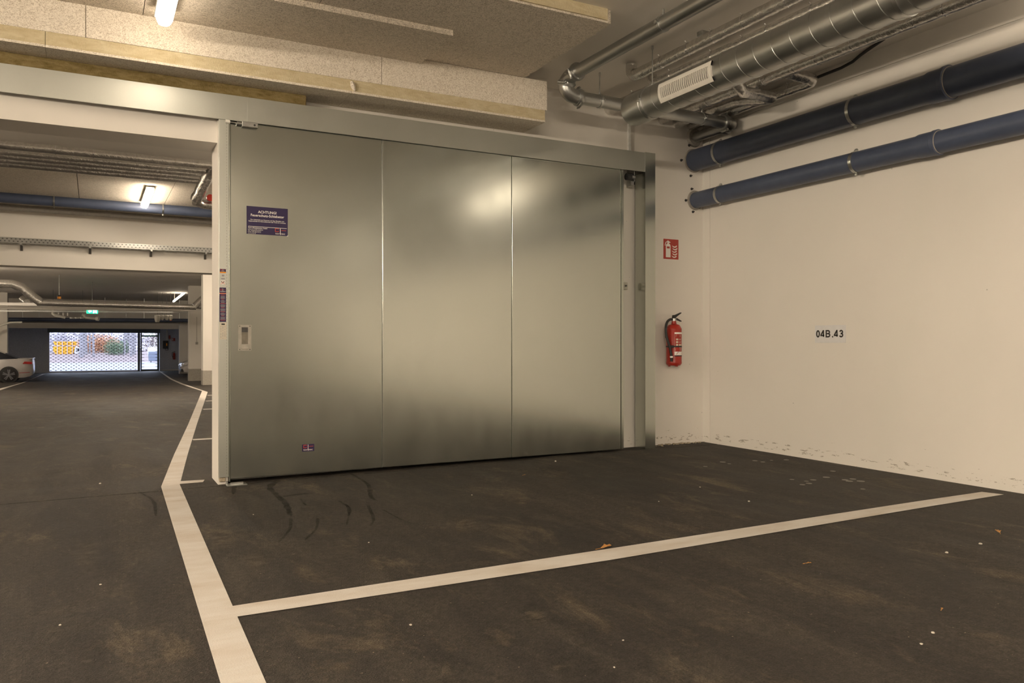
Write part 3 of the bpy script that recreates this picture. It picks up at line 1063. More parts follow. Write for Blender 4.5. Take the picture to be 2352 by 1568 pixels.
def ties(path, r, parent, gap=.33, seed=0, single=False):
    rnd = random.Random(seed)
    path = [Vector(p) for p in path]
    m = MB()
    for a, b in zip(path[:-1], path[1:]):
        L = (b - a).length
        d = (b - a).normalized()
        k = int(L / gap)
        for i in range(1, k):
            if single:
                m = MB()
            p = a.lerp(b, i / k + rnd.uniform(-.3, .3) / k)
            if p.y < 2.6:
                continue
            m.tube([p - d * .004, p + d * .004], r * 1.09, 14)
            q = p + Vector((-r * .8, 0, r * .9))
            m.tube([q, q + Vector((-.008, .002, .008))], .005, 5)
            if single:
                m.build('wire_tie', 'chrome', parent)
    if single:
        return
    o = m.build('wire_ties', 'chrome', parent)
    o['kind'] = 'stuff'
    return o


specs = [
    ('slim foil-wrapped pipe nearest the galvanised pipe, above the round duct', [(4.06, 5.50, 3.30), (4.06, -9, 3.30)], .048),
    ('foil-wrapped pipe tucked just above the round duct', [(4.215, 5.42, 3.235), (4.215, -9, 3.235)], .042),
    ('foil-wrapped pipe right of the duct running along to the door wall', [(4.80, 6.40, 3.32), (4.80, -9, 3.32)], .045),
    ('long foil-wrapped pipe nearest the right wall, beside the black cable', [(5.10, 6.40, 3.30), (5.10, -9, 3.30)], .052),
]
for i, (lb, path, r) in enumerate(specs):
    t = thing('insulated_pipe', lb, 'pipe', path[0], 'foil-wrapped pipes under the near ceiling')
    if i < 2:
        x, y, z = path[0]
        path2 = arc((x, y, z + .11), (x, y + .03, z), (x, y - .10, z), 5) + [Vector(path[1])]
        foil_pipe(path2, r, t, seed=i)
    else:
        foil_pipe(path, r, t, seed=i)
    ties(path, r, t, .34, i, True)
for i, (lb, path) in enumerate((
        ('short foil pipe branch with an elbow ending left of the cable, nearer the duct', [(4.84, 5.08, 3.26), (4.93, 5.08, 3.185), (5.25, 5.08, 3.185), (5.29, 5.15, 3.195), (5.29, 5.55, 3.285), (5.29, 6.40, 3.285)]),
        ('short foil pipe branch with an elbow where the black cable starts', [(5.16, 4.80, 3.30), (5.44, 4.80, 3.29), (5.475, 4.84, 3.285), (5.475, 6.40, 3.285)]))):
    t = thing('insulated_branch', lb, 'pipe', path[0], 'foil pipe branches by the right wall')
    foil_pipe(path, .050, t, seed=20 + i)
    ties(path[-2:], .050, t, .3, 30 + i, True)
# foil pipes bundle connecting beneath the duct (lowest one with crinkled jacket)
t = thing('insulated_pipe', 'crinkled foil pipe just under the right flank of the round duct', 'pipe', (4.42, 5.9, 3.22), 'foil-wrapped pipes under the near ceiling')
foil_pipe([(4.45, 6.40, 3.31), (4.45, -9, 3.31)], .055, t, seed=44, amp=.05)
ties([(4.45, 6.40, 3.31), (4.45, -9, 3.31)], .055, t, .4, 5, True)

cbp = [(5.49, 4.80, 3.31), (5.53, 4.72, 3.33), (5.56, 4.60, 3.345), (5.58, 4.50, 3.37), (5.57, 4.42, 3.395), (5.545, 4.33, 3.405), (5.50, 4.20, 3.41), (5.47, 4.12, 3.412)]
o = MB().tube(cbp, .013, 8).build('black_cable', 'black')
tag(o, 'short black bent cable between foil branch and ceiling near right wall', 'cable')
bk = MB().box((4.10, 4.66, 3.385), (4.30, 4.72, CEIL), None, .003).box((4.19, 4.67, 3.36), (4.22, 4.70, 3.385)).build('ceiling_bracket', 'steel')
tag(bk, 'short pale strut bracket screwed to the ceiling above the duct grille', 'bracket')
cdp = MB().box((4.665, WY - .03, 2.885), (4.70, WY, 3.20), None, .006).build('conduit', 'lamp_side')
tag(cdp, 'short vertical conduit dropping from the duct end to the rail cover', 'conduit')

# blue drain pipes on the right wall
def drain(label, xc, z0, r, coup, clamps, seed):
    t = thing('drain_pipe', label, 'pipe', (xc, WY, z0))
    s = .0015
    zz = lambda y: z0 + (6.4 - y) * s
    cy = coup
    pts = [(xc, WY, zz(WY)), (xc, cy + .16, zz(cy + .16)), (xc, cy + .13, zz(cy)), (xc, cy + .02, zz(cy)), (xc, cy + .015, zz(cy)), (xc, cy - .015, zz(cy)), (xc, cy - .02, zz(cy)), (xc, -9, zz(-9))]
    rs = [r, r, r * 1.09, r * 1.09, r * 1.15, r * 1.15, r, r]
    MB().tube(pts, rs, 40).build('pipe_body', 'blue_pipe', t)
    MB().tube([(xc, cy - .018, zz(cy)), (xc, cy - .024, zz(cy))], r * 1.05, 40).build('seal_ring', 'ring', t)
    for y in clamps:
        clamp((xc, y, zz(y)), r, 'y', None, WX, t, width=.03)
    c = MB().tube([(xc, WY - .016, z0), (xc, WY, z0)], [min(r * 1.25, WX - xc - .006), min(r * 1.3, WX - xc - .002)], 36).build('wall_collar', 'ring', t)
    m = MB()
    for k in range(5):
        a = .7 + 2 * PI * k / 5
        p = Vector((xc + math.cos(a) * r * 1.5, WY, z0 + math.sin(a) * r * 1.5))
        if p.x > WX - .02:
            continue
        m.tube([p, p - Vector((0, .025, 0))], .006, 8).tube([p, p - Vector((0, .006, 0))], .014, 8)
    m.build('anchor_bolts', 'dark_steel', c)


drain('thick dark blue drain pipe, upper of the two along the right wall', WX - .125, 2.925, .110, 3.62, (6.0, 4.42, 1.9), 1)
drain('slimmer dark blue drain pipe, lower of the two along the right wall', WX - .105, 2.515, .083, 3.72, (6.02, 4.43, 1.9), 2)

# ================================================================== LAMPS
def lamp(label, x, y, z, mat, L=1.5, ceil=CEIL, tilt=None, open_=True):
    """tube lamp: a spine or wide tray on top and a translucent diffuser below it"""
    t = thing('tube_lamp', label, 'lamp', (x, y, z + .06), 'tube lamps under the ceiling')
    R = Matrix.Translation((x, y, z)) @ (tilt if tilt is not None else Matrix())
    if open_:
        h = MB().box((-.022, -L / 2, .035), (.022, L / 2, .055), R, .004)
        prof = [(.052 * math.sin(a), .044 * -math.cos(a)) for a in [2 * PI * (k + .5) / 12 for k in range(12)]]
    else:
        h = MB().box((-.060, -L / 2 - .02, .018), (.060, L / 2 + .02, .05), R, .006)
        prof = [(-.050, .018), (-.052, -.005), (-.040, -.030), (-.02, -.040), (.02, -.040), (.040, -.030), (.052, -.005), (.050, .018)]
    for s_ in (-.36, .36):
        q = R @ Vector((0, s_ * L, .045))
        h.box((q.x - .012, q.y - .02, q.z), (q.x + .012, q.y + .02, ceil - .001))
    h.build('housing', 'lamp_side', t)
    n = len(prof)
    vs = []
    for yy_, sc_ in ((-L / 2 - .05, .35), (-L / 2 - .02, .8), (-L / 2 + .03, 1), (L / 2 - .03, 1), (L / 2 + .02, .8), (L / 2 + .05, .35)):
        vs += [R @ Vector((a * sc_, yy_, b * sc_)) for a, b in prof]
    fs_ = [(k * n + i, k * n + (i + 1) % n, (k + 1) * n + (i + 1) % n, (k + 1) * n + i) for k in range(5) for i in range(n)]
    fs_ += [tuple(range(n)), tuple(range(5 * n, 6 * n))]
    MB().add(vs, fs_, True).build('diffuser', mat, t)


lamp('bright tube lamp on the insulated ceiling above the opening', .42, 5.05, 3.20, 'lamp_near', 1.5, 3.285, None, False)
for y, w_ in ((-1.6, 'nearest'), (-8.2, 'farthest')):
    lamp('tube lamp behind the camera over the lane, %s of that row' % w_, .42, y, 2.95, 'lamp_lane')
for y, w_ in ((2.0, 'nearest'), (-4.9, 'middle'), (-11.0, 'farthest')):
    lamp('tube lamp hanging between duct and right wall behind the camera, %s of that row' % w_, 5.2, y, 3.12, 'lamp_row')
for x, y, w_ in ((-3.5, 2.4, 'first'), (-3.5, -4.5, 'second'), (-8.0, 2.4, 'third'), (-8.0, -4.5, 'fourth'), (-6, -11, 'last')):  # added lamps out of view, soft fill for the near hall
    lamp('%s unseen fill lamp added over the parking bays left of the camera' % w_, x, y, 2.95, 'lamp_lane')
lamp('tube lamp on the wood wool boards seen through the opening', .74, 13.55, 3.275, 'lamp_mid', 1.5, 3.35, None, False)
lamp('slanting tube lamp far down the hall near the foil duct', 3.62, 40.9, 3.22, 'lamp_mid', .62, CEIL, Matrix.Rotation(-PI / 2, 4, 'Z') @ Matrix.Rotation(.72, 4, 'X'), True)
for (x, y), w_ in zip(((.74, 21.5), (-5, 9.2), (-5.5, 22), (-4.2, 28.5), (4.5, 9.2), (6.5, 20), (5.0, 27), (-7, 39)), ('first', 'second', 'third', 'fourth', 'fifth', 'sixth', 'seventh', 'eighth')):  # added lamps kept out of sight, brightening the far hall
    lamp('%s fill lamp added out of view to brighten the far hall' % w_, x, y, 3.10, 'lamp_far')

# ================================================================== FAR HALL SERVICES
for i, yv in enumerate((10.35, 10.62, 10.86, 11.10, 11.34)):
    r = .048 if i == 0 else .040
    zz = 3.22 if i == 0 else 3.20
    nm = ('first', 'second', 'third', 'fourth', 'fifth')[i]
    t = thing('insulated_pipe', '%s of five foil-wrapped pipes crossing behind the lintel, counted from its side' % nm, 'pipe', (0, yv, zz), 'foil-wrapped pipes crossing behind the lintel')
    x_end = 7.5 if i == 0 else 1.25
    foil_pipe([(-6, yv, zz), (x_end, yv, zz)], r, t, seed=60 + i, step=.12, amp=.05)
    ties([(-6, yv, zz), (x_end, yv, zz)], r, t, .5, i)
    if i == 0:
        MB().box((-1.02, yv - .03, zz + .04), (-.94, yv + .03, CEIL)).build('hanger', 'steel', t)
t = thing('foil_pipe_bend', 'crinkled foil pipe bend with a red valve wheel at the right of the opening', 'pipe', (1.2, 11.0, 3.1))
foil_pipe([(1.36, 10.55, 3.24), (1.30, 10.7, 3.18), (1.16, 10.9, 2.86)], .070, t, seed=81, amp=.09)
foil_pipe([(1.16, 10.9, 2.86), (1.25, 10.95, 2.83), (2.4, 11.0, 2.83)], .062, t, seed=82, amp=.09)
foil_pipe([(1.50, 10.9, 3.2), (1.46, 10.95, 2.9), (1.6, 11.0, 2.83)], .055, t, seed=83, amp=.09)
MB().tube([(1.33, 10.86, 2.90), (1.33, 10.82, 2.90)], .045, 14).build('valve_wheel', 'red', t)

t = thing('drain_pipe', 'dark blue drain pipe crossing the far ceiling before the white beam', 'pipe', (0, 14.5, 3.28))
MB().tube([(-7, 14.5, 3.30), (8, 14.5, 3.255)], .082, 24).build('pipe_body', 'blue_pipe', t)
for x in (-.55, 1.05 - .02, 2.6):
    clamp((x, 14.5, 3.28 - x * .003), .082, 'x', CEIL - .002, None, t)
t = thing('insulated_pipe', 'brownish wrapped pipe lying against the top of the white beam', 'pipe', (0, 15.0, 3.22), None)
foil_pipe([(-7, 15.05, 3.235), (8, 15.05, 3.18)], .052, t, seed=90, step=.3, amp=.06, mat='ring')
for x in (-1.6, .2, 2.0):
    MB().box((x - .012, 15.04, 3.22 - x * .003), (x + .012, 15.06, CEIL - .001)).build('hanger', 'steel', t)

# cable tray on the beam
t = thing('cable_tray', 'perforated galvanised cable tray fixed along the face of the white beam', 'cable tray', (0, 15.3, 2.7))
TZ = 2.665
tr = MB()
y0 = 15.20
tr.box((-6, y0, TZ), (8, y0 + .003, TZ + .085)).box((-6, y0, TZ - .003), (8, y0 + .03, TZ)).box((-6, 15.36, TZ - .003), (8, 15.38, TZ + .085))
for i in range(116):
    x = -5.9 + i * .12
    tr.box((x, y0, TZ - .002), (x + .05, 15.38, TZ + .001))
tr.build('tray_body', 'galv_pipe', t)
sl_ = MB()
for i in range(232):
    x = -5.9 + i * .06
    for zq, off in ((TZ + .018, 0), (TZ + .056, .03)):
        sl_.box((x + off, y0 - .0008, zq), (x + off + .022, y0, zq + .013))
sl_.build('slot_shade_patches', 'dark_steel', t)['kind'] = 'stuff'  # dark patches on the solid tray face paint the shade of slots
for x in (-1.05, -.05, .9, 1.8, -2.1, 2.8):
    MB().box((x - .015, 15.20, TZ - .03), (x + .015, 15.40, TZ - .003)).prism([(15.40, TZ - .03), (15.34, TZ - .03), (15.39, TZ - .11), (15.40, TZ - .11)], x - .02, x + .02, 'x').build('tray_bracket', 'steel', t)

# far foil duct with offset bends
t = thing('foil_duct', 'fat foil duct stepping down at the left and running across the far hall', 'duct', (0, 33.5, 2.6))
def fp(u, v, y):
    p = on_y(u, v, y)
    return (p.x, p.y, p.z)
Yd = 30.5
foil_pipe([fp(-30, 650, Yd), fp(28, 652, Yd), fp(50, 660, Yd), fp(92, 693, Yd)], .14, t, 'duct_bend', 101, .12, 16, .05)
foil_pipe([fp(85, 695, Yd), fp(450, 705, Yd)], .095, t, 'duct_run', 102, .2, 14, .05)
foil_pipe([fp(448, 703, Yd), fp(460, 692, Yd), fp(500, 655, Yd)], .13, t, 'duct_bend', 103, .12, 16, .05)
ties([fp(120, 696, Yd), fp(450, 705, Yd)], .108, t, .5, 9, True)
foil_pipe([fp(440, 704, Yd), fp(520, 706, Yd)], .075, t, 'duct_run', 104, .2, 14, .08)
t = thing('insulated_pipe', 'foil pipe stub pointing at the camera left of the exit sign', 'pipe', fp(60, 690, 34))
foil_pipe([fp(52, 686, 34), fp(62, 694, 33)], .11, t, 'foil_run', 105, .1, 14, .05)
t = thing('signal_beacon', 'small black and orange signal beacon under the far ceiling', 'beacon', fp(136, 684, 32))
p = on_y(136, 681, 32)
MB().tube([p, p + Vector((0, 0, .06))], .06, 12).build('beacon_top', 'black', t)
MB().tube([p - Vector((0, 0, .08)), p], .06, 12).build('beacon_lens', 'orange', t)
MB().tube([p + Vector((0, 0, .06)), (p.x, p.y, CEIL)], .01, 6).build('stem', 'steel', t)

# trunking runs under the exit sign
for (v0, v1, Y, r, lb, mt) in ((697.5, 705.5, 32.0, .05, 'upper pale trunking run above the exit sign', 'print_white'),
                               (706.5, 711.5, 32.6, .055, 'bright pale trunking run level with the exit sign', 'print_white'),
                               (713.5, 718, 38.0, .03, 'thin steel pipe below the pale trunking', 'steel')):
    a = on_y(-90, v0 - (v1 - v0) * .13, Y)
    b = on_y(540, v1, Y)
    o = MB().prism([(a.x, a.z - r), (b.x, b.z - r), (b.x, b.z + r), (a.x, a.z + r)], Y - r, Y + r).build('trunking', mt)
    tag(o, lb, 'trunking')
es = thing('exit_sign', 'glowing green emergency exit sign hanging in the far hall', 'sign', fp(212, 714, 35))
p = on_y(212, 714.5, 35)
MB().box((p.x - .20, 35.0, p.z - .095), (p.x + .20, 35.03, p.z + .095)).build('sign_body', 'exit_green', es)
MB().prism([(p.x - .15, p.z), (p.x - .08, p.z + .07), (p.x - .08, p.z + .03), (p.x - .02, p.z + .03), (p.x - .02, p.z - .03), (p.x - .08, p.z - .03), (p.x - .08, p.z - .07)], 34.99, 35.0).build('arrow', 'exit_white', es)
MB().prism([(p.x + .02, p.z - .075), (p.x + .02, p.z + .075), (p.x + .16, p.z + .075), (p.x + .16, p.z - .075), (p.x + .12, p.z - .075), (p.x + .10, p.z - .01), (p.x + .07, p.z - .075)], 34.99, 35.0).build('pictogram', 'exit_white', es)
MB().tube([(p.x, 35.015, p.z + .095), (p.x, 35.015, CEIL)], .008, 6).build('hanger', 'dark_steel', es)

t = thing('drain_pipe', 'far dark blue drain pipe crossing below the exit sign', 'pipe', (0, 47, 2.4))
MB().tube([on_y(-40, 733, 47), on_y(464, 736, 47)], .10, 16).build('pipe_body', 'blue_pipe', t)
for u in (52, 241, 331, 412):
    q = on_y(u, 734, 47)
    MB().box((q.x - .012, 46.99, q.z), (q.x + .012, 47.01, CEIL)).build('hanger', 'steel', t)
t = thing('insulated_pipe', 'far foil pipe just below the far blue drain pipe', 'pipe', (0, 48, 2.2))
foil_pipe([on_y(-40, 739, 48), on_y(464, 741, 48)], .035, t, seed=120, step=.6, mat='ring')
for u in (90, 290, 430):
    q = on_y(u, 740, 48)
    MB().box((q.x - .012, 47.99, q.z), (q.x + .012, 48.01, CEIL)).build('hanger', 'steel', t)

t = thing('white_pipe', 'white plastic pipe dropping and running toward the left of the exit sign', 'pipe', fp(122, 715, 41))
_a = on_y(122, 705, 41)
MB().tube([(_a.x, _a.y, CEIL), (_a.x, _a.y, _a.z)], .006, 5).build('hanger', 'dark_steel', t)
MB().tube([on_y(122, 705, 41), on_y(122, 721, 41), on_y(127, 724, 41), on_y(150, 729, 41)], .065, 12).build('pipe_run', 'white', t)
for i, u in enumerate((135, 146, 156)):
    MB().tube([on_y(u, 718, 41.5), on_y(u, 725, 41.5)], .04, 8).build('fitting', 'white', t)
t = thing('white_pipe', 'white plastic pipe with a round end just below the exit sign', 'pipe', fp(200, 728, 41))
_a = on_y(190, 722, 41)
MB().tube([(_a.x, _a.y, CEIL), (_a.x, _a.y, _a.z)], .006, 5).build('hanger', 'dark_steel', t)
MB().tube([on_y(188, 722, 41), on_y(193, 723, 41), on_y(196, 729, 41), on_y(222, 732, 41)], .065, 12).build('pipe_run', 'white', t)
MB().tube([on_y(221, 731, 40.95), on_y(227, 732, 40.9)], .10, 14).build('round_end', 'white', t)
for i, u in enumerate((166, 176, 188)):
    p = on_y(u, 728.5, 41)
    MB().tube([p, p - Vector((0, 0, .06))], [.11, .10], 12).build('fitting', 'white', t)
for i, (u, lb) in enumerate(((362, 'largest and leftmost white ceiling fitting before the columns'), (373, 'second white ceiling fitting before the columns'),
                             (383, 'third white ceiling fitting before the columns'), (392, 'rightmost white ceiling fitting, with an orange underside'))):
    t = thing('ceiling_fitting', lb, 'fitting', fp(u, 728, 41), 'white fittings in a row before the columns')
    p = on_y(u, 728, 41)
    r = .14 if i == 0 else .085
    MB().tube([p + Vector((0, 0, .10)), p + Vector((0, 0, .08)), p - Vector((0, 0, .08)), p - Vector((.02, 0, .14 if i else .24))], [r * .6, r, r, r * .6], 14).build('fitting_body', 'white', t)
    MB().tube([p + Vector((0, 0, .09)), (p.x, p.y, CEIL)], .006, 5).build('stem', 'dark_steel', t)
    if i == 3:
        MB().tube([p - Vector((0, 0, .10)), p - Vector((0, 0, .17))], .05, 10).build('lens', 'salmon', t)

# columns
def column(label, u0, u1, Y, depth=.5, top=CEIL):
    a, b = on_y(u0, 800, Y), on_y(u1, 800, Y)
    z0 = zf(a.x, Y)
    t = thing('concrete_column', label, 'column', (a.x, Y, z0), 'columns of the far hall')
    MB().box((a.x, Y, z0 + .5), (b.x, Y + depth, top), None, .01).build('shaft', 'wall', t)
    MB().box((a.x - .004, Y - .004, z0 - .05), (b.x + .004, Y + depth + .004, z0 + .5)).build('painted_base', 'grey_base', t)
    return t


c1 = column('nearest white column with grey base, just left of the door jamb', 466, 500, 29.4, .5)
c2 = column('middle white column with grey base and a light switch', 434.5, 465, 35.5, .5)
c3 = column('farthest white column, behind the white car nose', 412.5, 436, 48.2, .5)
c4 = column('white column at the left edge behind the silver-white sedan', -16, 17, 44.5, .5)
q = on_y(452, 788, 35.5)
sw = thing('light_switch', 'small light switch on the middle column with a cable above', 'switch', (q.x, 35.5, q.z))
MB().box((q.x - .05, 35.47, q.z - .05), (q.x + .05, 35.5, q.z + .05)).build('switch_box', 'ring', sw)
MB().box((q.x - .008, 35.485, q.z + .05), (q.x + .008, 35.5, q.z + 1.1)).build('cable', 'ring', sw)
# sloping duct cover, upper left
t = thing('slanted_pipe', 'white sloping pipe at the left edge under the far blue pipe', 'pipe', fp(10, 745, 44))
MB().tube([on_y(-25, 762, 44), on_y(0, 748, 44), on_y(24, 740.5, 44), on_y(51, 740, 44)], .045, 10).build('pipe_run', 'white', t)

# ================================================================== GATE AND SIDE DOOR
gx0, gx1, gz0, gz1 = -2.36, 2.50, -.70, 1.60
gt = thing('roller_gate', 'see-through steel roller gate closing the far entrance', 'gate', (0, 55.85, -.79))
MB().box((gx0 - .10, 55.78, -.80), (gx0, 55.9, 1.9)).build('guide_rail', 'gate', gt)
MB().box((gx1, 55.78, -.80), (gx1 + .14, 55.9, 1.9)).build('guide_rail', 'frame_dark', gt)
MB().box((gx0, 55.80, -.79), (gx1, 55.88, gz0)).build('bottom_bar', 'gate', gt)
MB().box((gx0 - .1, 55.6, 1.66), (3.80, 55.9, 1.93), None, .02).build('shutter_box', 'frame_dark', gt)
rods, links = MB(), MB()
rows = 24
for i in range(rows):
    z = gz0 + (gz1 - gz0) * (i + .5) / rows
    rods.box((gx0, 55.835, z - .004), (gx1, 55.845, z + .004))
    off = .07 if i % 2 else 0
    k = 0
    while gx0 + .05 + off + k * .275 * .5 * 2 < gx1 - .05:
        x = gx0 + .06 + off * 2 + k * .275
        if x < gx1 - .05:
            links.box((x - .042, 55.82, z - .019), (x + .042, 55.86, z + .019))
            if i < rows - 1:
                dz = (gz1 - gz0) / rows
                s_ = 1 if not i % 2 else -1
                for sg in (1, -1):
                    xa, xb = x, x + sg * .1375
                    if gx0 < xb < gx1:
                        rods.add([(xa, 55.838, z - .004), (xb, 55.838, z + dz - .004), (xb, 55.838, z + dz + .004), (xa, 55.838, z + .004)], [(0, 1, 2, 3)])
        k += 1
o = rods.build('mesh_rods', 'gate', gt)
o['kind'] = 'stuff'
o = links.build('mesh_links', 'gate_dark', gt)
o['kind'] = 'stuff'
struct('door_1', MB().box((2.66, 55.8, -.80), (2.74, 55.9, 1.66)).box((3.64, 55.8, -.80), (3.76, 55.9, 1.66))
       .box((2.74, 55.8, 1.42), (3.64, 55.9, 1.52)).box((2.74, 55.8, -.80), (3.64, 55.9, -.66)), 'frame_dark')
d1 = bpy.data.objects['door_1']
for i in range(10):
    z = -.52 + i * .2
    MB().box((2.74, 55.83, z), (2.88, 55.86, z + .03)).box((3.52, 55.83, z), (3.64, 55.86, z + .03)).build('cross_rod', 'gate_dark', d1)
    MB().box((2.88, 55.84, z + .008), (3.52, 55.845, z + .018)).build('mesh_rod', 'gate', d1)
o = MB().box((2.86, 55.70, 1.56), (3.5, 55.8, 1.62)).build('glow_strip', 'exit_white')  # pale emissive strip above the side door frame
tag(o, 'pale lit strip above the far side door', 'light')
M['strip'] = glow('strip_green', (.6, .9, .8), 2.0)
o.data.materials[0] = M['strip']

# controls on the far wall
t = thing('gate_control', 'black gate control box with an orange display on the far wall', 'control box', fp(379, 790, 55.9))
a, b = on_y(374, 782, 55.86), on_y(386, 800, 55.86)
MB().box((a.x, 55.75, b.z), (b.x, 55.9, a.z), None, .02).build('box_body', 'black', t)
MB().box(((a.x + b.x) / 2 + .03, 55.74, (a.z + b.z) / 2 - .08), (b.x - .05, 55.75, (a.z + b.z) / 2 + .09)).build('display', 'orange', t)
MB().tube([((a.x + b.x) / 2, 55.82, b.z), ((a.x + b.x) / 2, 55.8, b.z - .12), (b.x, 55.82, b.z - .1), (b.x, 55.84, b.z)], .015, 6).build('cable', 'black', t)
MB().box(((a.x + b.x) / 2 + .05, 55.85, a.z), ((a.x + b.x) / 2 + .14, 55.9, 1.9)).build('cable_duct', 'white', t)
t = thing('wall_sign', 'small dark red sign above the far extinguisher', 'sign', fp(398, 779, 55.9))
a, b = on_y(395, 776, 55.88), on_y(402.5, 783, 55.88)
MB().box((a.x, 55.88, b.z), (b.x, 55.9, a.z)).build('sign_plate', 'red_flat', t)
MB().box((a.x + .02, 55.875, b.z + .03), (a.x + .07, 55.88, a.z - .03)).build('pictogram', 'print_white', t)
q = on_y(399.5, 825, 55.9)
extinguisher('fire_extinguisher', 'small far red fire extinguisher on the wall beside the gate control', q.x, 55.9, q.z, -1, False)
o = MB().tube([on_y(389.5, 770, 55.85), on_y(389.5, 778, 55.85)], .05, 10).build('alarm_beacon', 'red_flat')
tag(o, 'small red alarm beacon between gate control and far wall sign', 'beacon')

# ================================================================== CARS
def car(label, xr, yc, front=True):
    """car pointing to -x; xr = x of its front bumper when front else of its rear bumper"""
    L = 4.6
    x0 = xr if front else xr - L
    z0 = zf(x0 + 1, yc)
    t = thing('sedan', label, 'car', (x0 + 2.2, yc, z0), 'parked cars')
    W = .90
    # stations along the body: x, z low, z belt, half width low, half width belt
    st = [(0.0, .36, .52, .55), (.03, .28, .60, .72), (.12, .20, .68, .83), (.5, .17, .80, .89), (1.2, .17, .90, .90), (1.9, .17, .95, .90), (2.6, .17, .98, .90),
          (3.4, .17, 1.01, .90), (3.9, .18, 1.03, .88), (4.3, .20, 1.04, .85), (4.5, .25, 1.03, .79), (4.58, .32, .98, .70), (4.60, .40, .86, .66)]
    vs = []
    for (x, zl, zt, hw) in st:
        for yy_, zz in ((-hw * .93, zl), (-hw, zl + .13), (-hw, zl + (zt - zl) * .62), (-hw * .96, zt - .03), (-hw * .80, zt),
                        (hw * .80, zt), (hw * .96, zt - .03), (hw, zl + (zt - zl) * .62), (hw, zl + .13), (hw * .93, zl)):
            vs.append((x0 + x, yc + yy_, z0 + zz))
    n = 10
    fs_ = [(k * n + i, k * n + (i + 1) % n, (k + 1) * n + (i + 1) % n, (k + 1) * n + i) for k in range(len(st) - 1) for i in range(n)]
    fs_ += [tuple(range(n)), tuple(range((len(st) - 1) * n, len(st) * n))]
    MB().add(vs, fs_, True).build('body', 'car_white', t)
    # greenhouse
    gv = []
    for (x, z, hw) in ((1.15, .88, .74), (1.9, 1.36, .60), (2.5, 1.44, .58), (3.2, 1.40, .58), (4.05, 1.02, .70)):
        gv += [(x0 + x, yc - hw - .06 * (z < 1.1), z0 + z), (x0 + x, yc + hw + .06 * (z < 1.1), z0 + z)]
    low = [(x0 + x, yc + s_ * .80, z0 + .93) for x in (1.15, 1.9, 2.5, 3.2, 4.05) for s_ in (-1, 1)]
    m = MB()
    m.add(gv + low, [(0, 2, 3, 1), (2, 4, 5, 3), (4, 6, 7, 5), (6, 8, 9, 7), (10, 12, 2, 0), (12, 14, 4, 2), (14, 16, 6, 4), (16, 18, 8, 6),
                     (11, 1, 3, 13), (13, 3, 5, 15), (15, 5, 7, 17), (17, 7, 9, 19), (0, 1, 11, 10), (8, 18, 19, 9)], True)
    m.build('windows', 'glass', t)
    MB().prism([(x0 + 1.88, z0 + 1.35), (x0 + 2.5, z0 + 1.455), (x0 + 3.22, z0 + 1.41), (x0 + 3.2, z0 + 1.385), (x0 + 2.5, z0 + 1.42), (x0 + 1.92, z0 + 1.32)], yc - .62, yc + .62).build('roof', 'car_white', t)
    for x in (.85, 3.72):
        for s_ in (-1, 1):
            y = yc + s_ * .80
            wh = MB().tube([(x0 + x, y - .11, z0 + .325), (x0 + x, y - .09, z0 + .325), (x0 + x, y + .09, z0 + .325), (x0 + x, y + .11, z0 + .325)], [.29, .325, .325, .29], 28).build('wheel', 'tyre', t)
            yo = y + s_ * .112
            rm = MB().tube([(x0 + x, yo, z0 + .325), (x0 + x, yo + s_ * .004, z0 + .325)], [.05, .045], 12)
            for k in range(5):
                a = 2 * PI * k / 5 + .3
                d = Vector((math.cos(a), 0, math.sin(a)))
                e = Vector((-math.sin(a), 0, math.cos(a)))
                c = Vector((x0 + x, yo, z0 + .325))
                rm.add([c + d * .03 - e * .03, c + d * .23 - e * .055, c + d * .23 - e * .012, c + d * .06], [(0, 1, 2, 3)])
                rm.add([c + d * .03 + e * .03, c + d * .06, c + d * .23 + e * .012, c + d * .23 + e * .055], [(0, 1, 2, 3)])
            rm.tube([(x0 + x, yo - s_ * .01, z0 + .325), (x0 + x, yo, z0 + .325)], .235, 28, False)
            rm.build('rim', 'rim', wh)
            MB().tube([(x0 + x, yc + s_ * .903, z0 + .33), (x0 + x, yc + s_ * .905, z0 + .33)], .365, 28).build('wheel_arch', 'black', t)
    # tail lights and plate
    for s_ in (-1, 1):
        MB().prism([(x0 + 4.22, z0 + .80), (x0 + 4.59, z0 + .78), (x0 + 4.58, z0 + .88), (x0 + 4.30, z0 + .90)], yc + s_ * .60, yc + s_ * .87).build('tail_light', 'tail', t)
        MB().prism([(x0 + .02, z0 + .52), (x0 + .45, z0 + .60), (x0 + .50, z0 + .70), (x0 + .12, z0 + .66)], yc + s_ * .52, yc + s_ * .90).build('headlight', 'chrome', t)
        MB().prism([(x0 + 4.1, z0 + .40), (x0 + 4.5, z0 + .42), (x0 + 4.5, z0 + .44), (x0 + 4.1, z0 + .42)], yc + s_ * .88, yc + s_ * .885).build('reflector', 'tail', t)
    MB().box((x0 - .01, yc - .38, z0 + .30), (x0 + .05, yc + .38, z0 + .56), None, .02).build('grille', 'black', t)
    MB().box((x0 - .012, yc - .80, z0 + .22), (x0 + .14, yc - .55, z0 + .36), None, .02).build('air_intake', 'black', t)
    MB().box((x0 + 4.45, yc - .84, z0 + 1.00), (x0 + 4.60, yc + .84, z0 + 1.045), None, .015).build('boot_lip', 'car_white', t)
    return t


car('white sedan parked at the left edge of the far hall, tail toward the lane', -2.35, 41.3, False)
car('white car whose nose pokes out from behind the columns', 4.0, 44.9, True)

# ================================================================== OUTSIDE
def stone(x):
    pass


